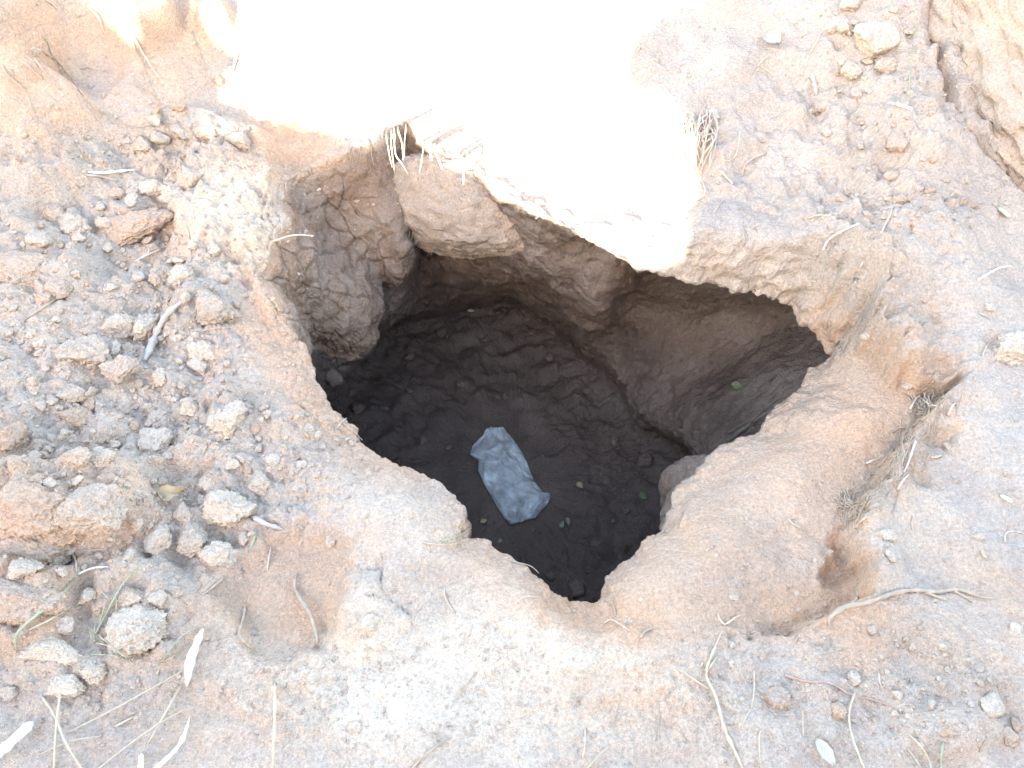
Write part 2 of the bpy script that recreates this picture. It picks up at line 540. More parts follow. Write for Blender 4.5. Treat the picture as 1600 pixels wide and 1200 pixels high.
# pale lump on the left rim
dz += 0.10 * ell(PX + 20 * wob, PY + 16 * wob, 358, 335, 80, 92, -15, .45)
dz += 0.05 * ell(PX, PY, 330, 480, 50, 45, 30, .6)
dz += 0.04 * ell(PX, PY, 560, 960, 40, 50, 0, .7)
dz += 0.03 * ell(PX, PY, 590, 800, 110, 60, 30, .7)
# block left of the rim and slabs
dz += 0.06 * ell(PX, PY, 60, 270, 80, 40, 0, .4)
dz += 0.10 * ell(PX, PY, 110, 800, 150, 62, -6, .3)
dz += 0.07 * ell(PX, PY, 30, 950, 90, 75, 0, .3)
dz += 0.05 * ell(PX, PY, 330, 215, 110, 25, 10, .5)
# ledges of the bank, upper left
dz += 0.14 * ell(PX, PY, 25, 60, 60, 70, 20, .25)
dz += 0.09 * ell(PX, PY, 240, 40, 40, 42, 30, .25)
dz += 0.07 * ell(PX, PY, 70, 175, 70, 55, 30, .4)
dz -= 0.05 * ell(PX, PY, 130, 90, 60, 60, 30, .5)
dz += 0.06 * ell(PX, PY, 335, 35, 26, 30, 0, .4)
# strata on the face right of the sunlit patch
dz += 0.035 * ell(PX, PY, 1190, 330, 120, 55, 5, .5)
dz += 0.03 * ell(PX, PY, 1110, 380, 45, 40, 0, .5)
dz += 0.05 * ell(PX, PY, 1440, 230, 75, 45, 25, .45)
dz += 0.05 * ell(PX, PY, 1385, 410, 60, 70, 0, .6)
dz += 0.03 * ell(PX, PY, 1480, 1150, 60, 35, 0, .5)

# ---- noise relief
shape = GZ.shape
def G3(z):
    return np.stack([gx.ravel(), gy.ravel(), z.ravel()], 1)
p3 = G3(GZ)
m = (dist.ravel() < 2.75)
def on_near(fn):
    r = np.zeros(len(p3))
    r[m] = fn(p3[m])
    return r.reshape(shape)
rubble = np.clip(ell(PX, PY, 150, 480, 230, 250, 0, .4) + ell(PX, PY, 170, 740, 250, 170, 0, .4) + ell(PX, PY, 90, 960, 200, 130, 0, .4)
                 + .5 * ell(PX, PY, 200, 270, 220, 70, 0, .5) + .45 * ell(PX, PY, 1400, 130, 160, 120, 0, .5) + .3 * ell(PX, PY, 1450, 1080, 170, 120, 0, .5) + .5 * ell(PX, PY, 1400, 430, 110, 150, 0, .5) + .35 * ell(PX, PY, 1250, 260, 150, 110, 0, .5) + .4 * ell(PX, PY, 360, 335, 90, 100, 0, .4), 0, 1)
crumb = np.clip(rubble + .8 * ell(PX, PY, 470, 720, 130, 110, 0, .5) + .5 * ell(PX, PY, 250, 1080, 330, 110, 0, .5)
                + .4 * ell(PX, PY, 1150, 1080, 330, 120, 0, .6) + .35 * ell(PX, PY, 1420, 330, 160, 100, 0, .6) + .5 * ell(PX, PY, 1180, 870, 80, 60, 0, .6), 0, 1) * (1 - .6 * hol)
big = on_near(lambda p: fbm(p, 3.2, 3, 3))
mid = on_near(lambda p: fbm(p, 11.0, 3, 21))
sml = on_near(lambda p: fbm(p, 38.0, 3, 41, .55))
wp = p3 + 0.012 * np.stack([noise3(p3, 22, 5), noise3(p3, 22, 6), noise3(p3, 22, 7)], 1)
def lump(scale, seed, k=1.6):
    r = np.zeros(len(p3))
    a, b, c = cells(wp[m], scale, seed)
    r[m] = np.clip(b - a, 0, .5) * k * (.35 + .9 * c)
    return r.reshape(shape)
l1 = lump(9.0, 5)
l2 = lump(24.0, 8)
l3 = lump(60.0, 9)
smooth_zone = np.clip(apron * .85 + hol * .7, 0, 1)
dz += 0.030 * big * (1 - .5 * smooth_zone)
dz += (0.008 + 0.022 * rubble + .012 * ell(PX, PY, 1300, 200, 230, 200, 0, .5)) * mid * (1 - .75 * smooth_zone)
dz += (0.0030 + 0.0040 * crumb) * sml * (1 - .5 * smooth_zone)
dz += 0.026 * l1 * rubble
dz += (0.003 + 0.015 * crumb) * l2 * (1 - .8 * smooth_zone)
dz += (0.0015 + 0.006 * crumb) * l3 * (1 - .8 * smooth_zone)
# shrinkage cracks in the crust by the rim and on the ridge
def crack(scale, seed, w):
    r = np.zeros(len(p3))
    a, b, c = cells(wp[m], scale, seed)
    r[m] = 1 - sst(0, w, b - a)
    return r.reshape(shape)
wp = wp + 0.02 * np.stack([noise3(p3, 14, 105), noise3(p3, 14, 106), noise3(p3, 14, 107)], 1)
ck = crack(9.0, 31, .07)
ckm = np.clip(ell(PX, PY, 590, 930, 70, 80, 0, .5) + 1.6 * ell(PX, PY, 360, 330, 80, 90, 0, .4) + .5 * ell(PX, PY, 120, 800, 150, 80, 0, .4)
              + .6 * ell(PX, PY, 1250, 400, 200, 60, 8, .5) + .5 * ell(PX, PY, 1420, 220, 90, 60, 0, .5) + .5 * ell(PX, PY, 420, 560, 60, 120, -20, .5), 0, 1)
dz -= 0.009 * ck * ckm * np.clip(.5 + 1.5 * mid, 0, 1)
edge_keep = sst(0, 0.03, dist)                                         # the rim keeps its outline
GZ2 = GZ + dz * (0.25 + .75 * edge_keep)
G = np.stack([gx, gy, GZ2], -1)

# ---- the pit: from the rim down the wall to the floor
def catmull(P0, P1, P2, P3, t, k=0.42):
    m1 = (P2 - P0) * k
    m2 = (P3 - P1) * k
    t2, t3 = t * t, t * t * t
    return (2 * t3 - 3 * t2 + 1) * P1 + (t3 - 2 * t2 + t) * m1 + (-2 * t3 + 3 * t2) * P2 + (t3 - t2) * m2
FP = at_z(795, 745, -1.02)[:2]
LS = G[12].copy()
A0 = G[0].copy()
LE = np.concatenate([FP + (LD[:, :2] - FP) * 0.45, np.full((NT, 1), -1.02)], 1)
PCc = np.tile(np.array([[FP[0], FP[1], -1.02]]), (NT, 1))
prow = []
for P0, P1, P2, P3, n in ((LS, A0, LA2, LB, 40), (A0, LA2, LB, LC, 40), (LA2, LB, LC, LD, 66), (LB, LC, LD, LE, 34), (LC, LD, LE, PCc, 44), (LD, LE, PCc, PCc, 16)):
    kk = 0.30 if P1 is A0 else 0.36
    for q in range(1, n + 1):
        prow.append(catmull(P0, P1, P2, P3, q / n, kk))
P = np.array(prow)
FLOOR_ROW = 80 + 66 + 34
def grid_normals(A):
    du = np.roll(A, -1, 1) - np.roll(A, 1, 1)
    dv = np.gradient(A, axis=0)
    n = np.cross(du, dv)
    return n / (np.linalg.norm(n, axis=-1, keepdims=True) + 1e-12)
full = np.concatenate([G[::-1], P], 0)
NR_G = len(G)
nrm = grid_normals(full)
if nrm[NR_G - 60, 10, 2] < 0:
    nrm = -nrm
# relief along the normal in the pit and on the steep rim
pp = full.reshape(-1, 3)
pn = nrm.reshape(-1, 3)
rowi = np.repeat(np.arange(full.shape[0]), NT)
pit = rowi >= NR_G - 14
flw = sst(NR_G + FLOOR_ROW - 10, NR_G + FLOOR_ROW + 12, rowi)[:, None]
pn = pn * (1 - flw) + np.array([0, 0, 1.0]) * flw
amt = np.zeros(len(pp))
q = pp[pit]
qw = q + 0.03 * np.stack([noise3(q, 9, 1), noise3(q, 9, 2), noise3(q, 9, 4)], 1)
ca, cb, cc_ = cells(qw, 7.5, 13)
cd, ce, cf = cells(qw, 19.0, 14)
strata = noise3(np.stack([q[:, 0] * .25, q[:, 1] * .25, q[:, 2] * 1.0], 1), 26, 77)
a = 0.020 * fbm(q, 4.0, 2, 61) + 0.012 * fbm(q, 12.0, 3, 62) + 0.0045 * fbm(q, 40.0, 3, 63, .55)
a += 0.020 * np.clip(cb - ca, 0, .45) * (.3 + cf) + 0.010 * np.clip(ce - cd, 0, .4)
a += 0.004 * strata
ppx, ppy = project(q[:, 0], q[:, 1], q[:, 2])
fade = np.clip((rowi[pit] - (NR_G - 14)) / 26.0, 0, 1) ** .7
leftw = ell(ppx, ppy, 510, 420, 110, 140, 0, .4)
qc1, qc2, qc3 = cells(qw, 11.0, 55)
a -= 0.012 * leftw * (1 - sst(0, .06, qc2 - qc1))
fl = sst(FLOOR_ROW - 20, FLOOR_ROW + 6, rowi[pit] - NR_G)
a = a * (1 - .25 * fl) + fl * (0.016 * fbm(q * np.array([1, 1.8, 1]), 9, 4, 91, .6) + .035 * np.clip(cells(qw, 9.0, 92)[1] - cells(qw, 9.0, 92)[0], 0, .4))
polar_fade = 1 - sst(0.9, 1.0, (rowi[pit] - NR_G) / len(P))
amt[pit] = a * (0.35 + .65 * fade) * (0.3 + 0.7 * polar_fade)
# crumbling edge all round
ez = np.exp(-((rowi - (NR_G - 4)) / 12.0) ** 2)
eq = ez > .05
qe = pp[eq]
e1, e2, e3 = cells(qe, 42.0, 222)
amt[eq] += ez[eq] * (.006 * fbm(qe, 30, 3, 221, .6) + .008 * np.clip(e2 - e1, 0, .5) * (.2 + e3) + .006 * fbm(qe, 9, 2, 223))
# layered face right of the sunlit patch
apx, apy = project(pp[:, 0], pp[:, 1], pp[:, 2])
fz = (rowi > NR_G - 120) & (rowi < NR_G + 20)
face = np.zeros(len(pp))
face[fz] = softpoly(apx[fz], apy[fz], [(950, 395), (1080, 350), (1310, 400), (1345, 470), (1350, 540), (1300, 560), (1230, 490), (1000, 435)], 18)
fz = face > .01
q = pp[fz]
lay_ = np.stack([q[:, 0] * .35, q[:, 1] * .35, q[:, 2] * 1.0 + .15 * noise3(q, 6, 8)], 1)
ly = noise3(lay_, 30, 211)
ly2 = noise3(lay_, 75, 212)
amt[fz] += face[fz] * (.009 * np.sign(ly) * np.abs(ly) ** .7 + .004 * ly2 + .010 * fbm(q, 10, 3, 213) + .012 * np.clip(cells(q, 16, 214)[1] - cells(q, 16, 214)[0], 0, .4))
full = (pp + pn * amt[:, None]).reshape(full.shape)

# ---- soil character, with painted light and shade, stored per point
FPX, FPY = project(full[..., 0], full[..., 1], full[..., 2])
fp = full.reshape(-1, 3)
bn = fbm(fp, 2.5, 3, 71).reshape(FPX.shape)
warm = 0.24 + 0.28 * bn
def addw(v, *e, **k):
    global warm
    warm = warm + v * ell(FPX, FPY, *e, **k)
ap_f = softpoly(FPX, FPY, APRON, 40)
warm = warm + .46 * ap_f
addw(.75, 435, 235, 90, 60, -15, soft=.5); addw(.60, 440, 520, 50, 130, -18, soft=.5)
addw(.55, 450, 930, 95, 95, 0, soft=.5); addw(.5, 250, 60, 110, 70, 20, soft=.6); addw(.45, 40, 60, 80, 90, 0, soft=.6)
addw(.45, 60, 170, 90, 80, 0, soft=.6); addw(.5, 560, 690, 110, 40, 38, soft=.5); addw(.40, 800, 900, 110, 60, 35, soft=.6)
addw(.4, 910, 990, 150, 50, 0, soft=.7); addw(.5, 30, 950, 90, 90, 0, soft=.5); addw(.35, 330, 940, 60, 50, 0, soft=.6)
addw(.40, 250, 370, 60, 60, 0, soft=.6); addw(.30, 110, 790, 170, 70, 0, soft=.5); addw(.35, 1350, 930, 50, 60, 0, soft=.6)
addw(.35, 1290, 970, 160, 50, 10, soft=.7); addw(.30, 1430, 680, 110, 110, 0, soft=.7); addw(.30, 1420, 520, 70, 80, 0, soft=.6)
addw(-.55, 1220, 180, 260, 230, 0, soft=.6); addw(.2, 700, 1080, 500, 120, 0, soft=.6); addw(-.25, 1520, 450, 130, 140, 0, soft=.6); addw(-.20, 180, 520, 220, 160, 0, soft=.6)
addw(-.2, 1560, 700, 120, 150, 0, soft=.6); addw(.3, 960, 1080, 150, 60, 0, soft=.6); addw(.25, 1560, 1000, 140, 140, 0, soft=.6)
pale = 0.10 + 0.22 * fbm(fp, 6.0, 2, 81).reshape(FPX.shape)
for v, e in ((.70, (362, 335, 85, 100, -10)), (.65, (700, 1060, 360, 130, 0)), (.35, (610, 800, 110, 60, 35)), (.3, (1190, 470, 170, 60, 18)),  # paler foreground and darker upper right paint the fall of light
             (.10, (1160, 340, 150, 90, 0)), (-.35, (1250, 140, 260, 190, 0)), (-.15, (1530, 450, 140, 200, 0)), (.25, (1400, 800, 100, 60, -40))):
    pale = pale + v * ell(FPX, FPY, *e, soft=.6)
pale = pale - .5 * ap_f - .4 * ell(FPX, FPY, 450, 930, 90, 90, 0, .4)
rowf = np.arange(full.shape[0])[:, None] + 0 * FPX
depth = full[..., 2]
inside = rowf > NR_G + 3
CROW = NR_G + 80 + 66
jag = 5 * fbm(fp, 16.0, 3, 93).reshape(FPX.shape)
damp_shade = np.where(inside, .45 + .33 * sst(560, 660, FPX) + .12 * sst(-.10, -.85, depth + .09 * bn), 0)  # wall colour darkened to paint the pit's shade, most at back and right
damp_shade = np.maximum(damp_shade, sst(CROW - 4, CROW + 4, rowf + jag))
damp_shade = np.maximum(damp_shade, sst(NR_G + 78, NR_G + 84, rowf + jag) * (FPX < 610) * .95)  # undercut below the left bulge darkened the same way
damp_shade = damp_shade * sst(NR_G + 3, NR_G + 14, rowf)
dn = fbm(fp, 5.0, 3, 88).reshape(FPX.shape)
damp_shade = np.where(inside, np.clip(damp_shade + .18 * dn * (damp_shade > .02), 0, 1), 0)
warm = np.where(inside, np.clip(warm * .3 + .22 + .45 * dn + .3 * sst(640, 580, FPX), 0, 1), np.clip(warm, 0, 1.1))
pale = np.where(inside, 0.0, np.clip(pale, 0, 1))
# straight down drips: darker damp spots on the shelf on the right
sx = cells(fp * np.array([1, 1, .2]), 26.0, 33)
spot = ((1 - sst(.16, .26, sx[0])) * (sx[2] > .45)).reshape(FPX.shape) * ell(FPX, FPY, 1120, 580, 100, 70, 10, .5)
damp_shade = np.clip(damp_shade + .35 * spot * inside, 0, 1)

def piece(name, r0, r1, cap=False):
    A = full[r0:r1]
    nr = r1 - r0
    idx = np.arange(nr * NT).reshape(nr, NT)
    q4 = np.stack([idx[:-1], idx[1:], np.roll(idx[1:], -1, 1), np.roll(idx[:-1], -1, 1)], -1).reshape(-1, 4)
    if not FLIP:
        q4 = q4[:, ::-1]
    me = mesh_np(name, A.reshape(-1, 3), q4)
    for nm, arr in (('warm', warm), ('pale', pale), ('damp_shade', damp_shade)):
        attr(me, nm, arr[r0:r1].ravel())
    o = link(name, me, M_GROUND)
    o['kind'] = 'structure'
    return o
a0, b0, c0 = full[NR_G - 80, 5], full[NR_G - 79, 5], full[NR_G - 80, 6]
FLIP = np.cross(b0 - a0, c0 - a0)[2] > 0
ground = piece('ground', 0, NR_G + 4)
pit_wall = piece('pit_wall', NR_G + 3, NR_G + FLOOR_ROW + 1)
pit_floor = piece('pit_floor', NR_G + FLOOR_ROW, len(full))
bpy.context.view_layer.update()
SURF = [ground, pit_wall, pit_floor]

def hit(px, py, off=0.0):
    """point and normal where the line of sight through a photograph point meets the land"""
    d = Vector(ray(px, py)).normalized()
    o = Vector((0, 0, CAM_Z))
    best = None
    for s in SURF:
        ok, loc, nor, _ = s.ray_cast(o, d)
        if ok and (best is None or (loc - o).length < (best[0] - o).length):
            best = (loc, nor)
    if best is None:
        return Vector(at_z(px, py, 0)), Vector((0, 0, 1))
    n = best[1]
    if n.dot(d) > 0:
        n = -n
    return best[0] + n * off, n

# ------------------------------------------------------------------ unseen bank added behind the camera, skyline cut to shape the shade
PATCH = [(138, -60), (150, 8), (190, 46), (214, 54), (210, 20), (203, -60), (258, -60), (266, 20), (296, 52), (300, 30), (290, -60), (348, -60),
         (352, 0), (345, 62), (385, 92), (362, 130), (356, 180), (400, 187), (452, 193), (520, 205), (585, 212), (606, 185), (640, 182),
         (655, 214), (700, 236), (742, 262), (765, 284), (800, 303), (852, 328), (905, 360), (940, 383), (975, 398), (1010, 408), (1060, 410),
         (1072, 350), (1086, 285), (1066, 190), (1040, 160), (985, 128), (962, 92), (1000, 50), (1075, 0), (1110, -60)]
YR = -4.5
def to_ridge(p):
    t = (YR - p.y) / SUN.y
    return (p.x + SUN.x * t, p.z + SUN.z * t)
ridge = [to_ridge(hit(px, py)[0]) for px, py in PATCH]
tops = [to_ridge(hit(px, py)[0])[1] for px in range(-200, 1900, 100) for py in (-150, -60, 0, 100)]
ZT = max(tops) + 0.7
skyl = [(-11.0, ZT)] + [(ridge[0][0] - .02, ZT)] + ridge + [(ridge[-1][0] + .05, ZT)] + [(9.0, ZT + .2)]
fine = []
for k in range(len(skyl) - 1):
    (x0, z0), (x1, z1) = skyl[k], skyl[k + 1]
    n = max(1, int(math.hypot(x1 - x0, z1 - z0) / 0.02))
    for j in range(n):
        fine.append((x0 + (x1 - x0) * j / n, z0 + (z1 - z0) * j / n))
fine.append(skyl[-1])
fa = np.array([(x, 0, z) for x, z in fine])
nz = np.stack([fbm(fa, 7, 4, 301, .75), fbm(fa, 7, 4, 302, .75)], 1) * 0.026
fa[:, 0] += nz[:, 0]
fa[:, 2] += nz[:, 1]
from mathutils.geometry import delaunay_2d_cdt
outl = [(-11.0, -.6)] + [(float(p[0]), float(p[2])) for p in fa] + [(9.0, -.6)]
cv, ce_, cf_, _, _, _ = delaunay_2d_cdt([Vector(p) for p in outl], [(k, (k + 1) % len(outl)) for k in range(len(outl))], [], 1, 1e-5)
nb = len(cv)
fv = np.array([(v.x, YR, v.y) for v in cv])
bv = fv + np.array(SUN)[None, :] * .5 - np.array([0, 0, .006])
bv[:, 2] = np.where(fv[:, 2] < -.5, -.6, bv[:, 2])
ecount = {}
for f in cf_:
    for k in range(len(f)):
        e = (f[k], f[(k + 1) % len(f)])
        ecount[tuple(sorted(e))] = ecount.get(tuple(sorted(e)), []) + [e]
faces = [tuple(f) for f in cf_] + [tuple(v + nb for v in reversed(f)) for f in cf_]
faces += [(es[0][1], es[0][0], es[0][0] + nb, es[0][1] + nb) for es in ecount.values() if len(es) == 1]
me = bpy.data.meshes.new('shade_bank')
me.from_pydata([tuple(v) for v in np.concatenate([fv, bv])], [], faces)
me.update()
bank = link('shade_bank', me, soil_material('soil_shade_bank', False, warm=.45, vary=False))
bank['kind'] = 'structure'
# ------------------------------------------------------------------ clods, stones and slabs
M_CLOD = soil_material('soil_clod', False, warm=.20, pale=.38)
M_CLOD_PALE = soil_material('soil_clod_pale', False, warm=.05, pale=.75)
M_CLOD_WARM = soil_material('soil_clod_warm', False, warm=.52, pale=.1)
M_SLAB = soil_material('soil_hanging', False, warm=.25, pale=.35, vary=False, damp_shade=.30)
CLODM = {'g': M_CLOD, 'p': M_CLOD_PALE, 'w': M_CLOD_WARM}

def ico(sub):
    bm = bmesh.new()
    bmesh.ops.create_icosphere(bm, subdivisions=sub, radius=1.0)
    v = np.array([x.co[:] for x in bm.verts])
    f = np.array([[x.index for x in fc.verts] for fc in bm.faces])
    bm.free()
    return v, f
ICO = {k: ico(k) for k in (1, 3, 4, 5, 6)}

def clod_shape(sub, seed, angular=.5, rough=.10, cut=9, freq=1.6):
    v, f = ICO[sub]
    v = v.copy()
    rs = np.random.default_rng(seed)
    for _ in range(cut):
        n = rs.normal(size=3)
        n /= np.linalg.norm(n)
        d = rs.uniform(.5, .9)
        h = v @ n - d
        v -= np.clip(h, 0, None)[:, None] * n * (angular + .45)
    nn = v / np.linalg.norm(v, axis=1, keepdims=True)
    off = seed * 7.31
    a = rough * 1.2 * fbm(v + off, freq, 3, seed) + rough * 1.0 * fbm(v + off, freq * 3.5, 3, seed + 9, .65)
    c1, c2, c3 = cells(v + off, freq * 2.2, seed)
    a += rough * .9 * np.clip(c2 - c1, 0, .5) * (.3 + c3)
    if sub >= 4:
        c1, c2, c3 = cells(v + off, freq * 6.5, seed + 3)
        a += rough * .45 * np.clip(c2 - c1, 0, .5) * (.3 + c3)
    return v + nn * a[:, None], f

MPP = 2 * TX / 1600
def mpp(p):
    q = p - Vector((0, 0, CAM_Z))
    return (q.y * CP - q.z * SP) * MPP

GEN = {}
for k in range(14):
    v, f = clod_shape(3, 100 + k, .5, .17, 12)
    GEN[k] = mesh_np('clod_%02d' % k, v, f)
GENM = {}
def gen_mesh(k, mk):
    if (k, mk) not in GENM:
        me = GEN[k].copy()
        me.materials.append(CLODM[mk])
        GENM[(k, mk)] = me
    return GENM[(k, mk)]

def place(o, loc, nor, sx, sy, sz, rot):
    zx = nor.normalized()
    yx = (Vector((0, 1, 0)) - zx * zx.y).normalized()
    xx = yx.cross(zx)
    q = Matrix((xx, yx, zx)).transposed().to_quaternion()
    o.rotation_mode = 'QUATERNION'
    o.rotation_quaternion = q @ Matrix.Rotation(rot, 3, 'Z').to_quaternion()
    o.scale = (sx, sy, sz)
    o.location = loc

def hero(name, px, py, rx, ry, rot, mk, label, cat='clod', tall=.75, sink=.25, sub=4, rough=.12, angular=.5, cut=9, group=None, tilt=None):
    p, n = hit(px, py + ry * .25)
    n = (n * .35 + Vector((0, 0, 1))).normalized()
    s = mpp(p)
    v, f = clod_shape(sub, int(px * 3 + py * 7) % 9973, angular, rough, cut)
    ax, ay = rx * s, ry * s * 1.2
    az = min(ax, ay) * tall
    v = v * np.array([ax, ay, az])
    me = mesh_np(name, v, f)
    o = link(name, me, CLODM[mk] if mk in CLODM else mk)
    place(o, p + n * (az * (1 - 2 * sink)) , n, 1, 1, 1, math.radians(-rot))
    return tag(o, label, cat, group)

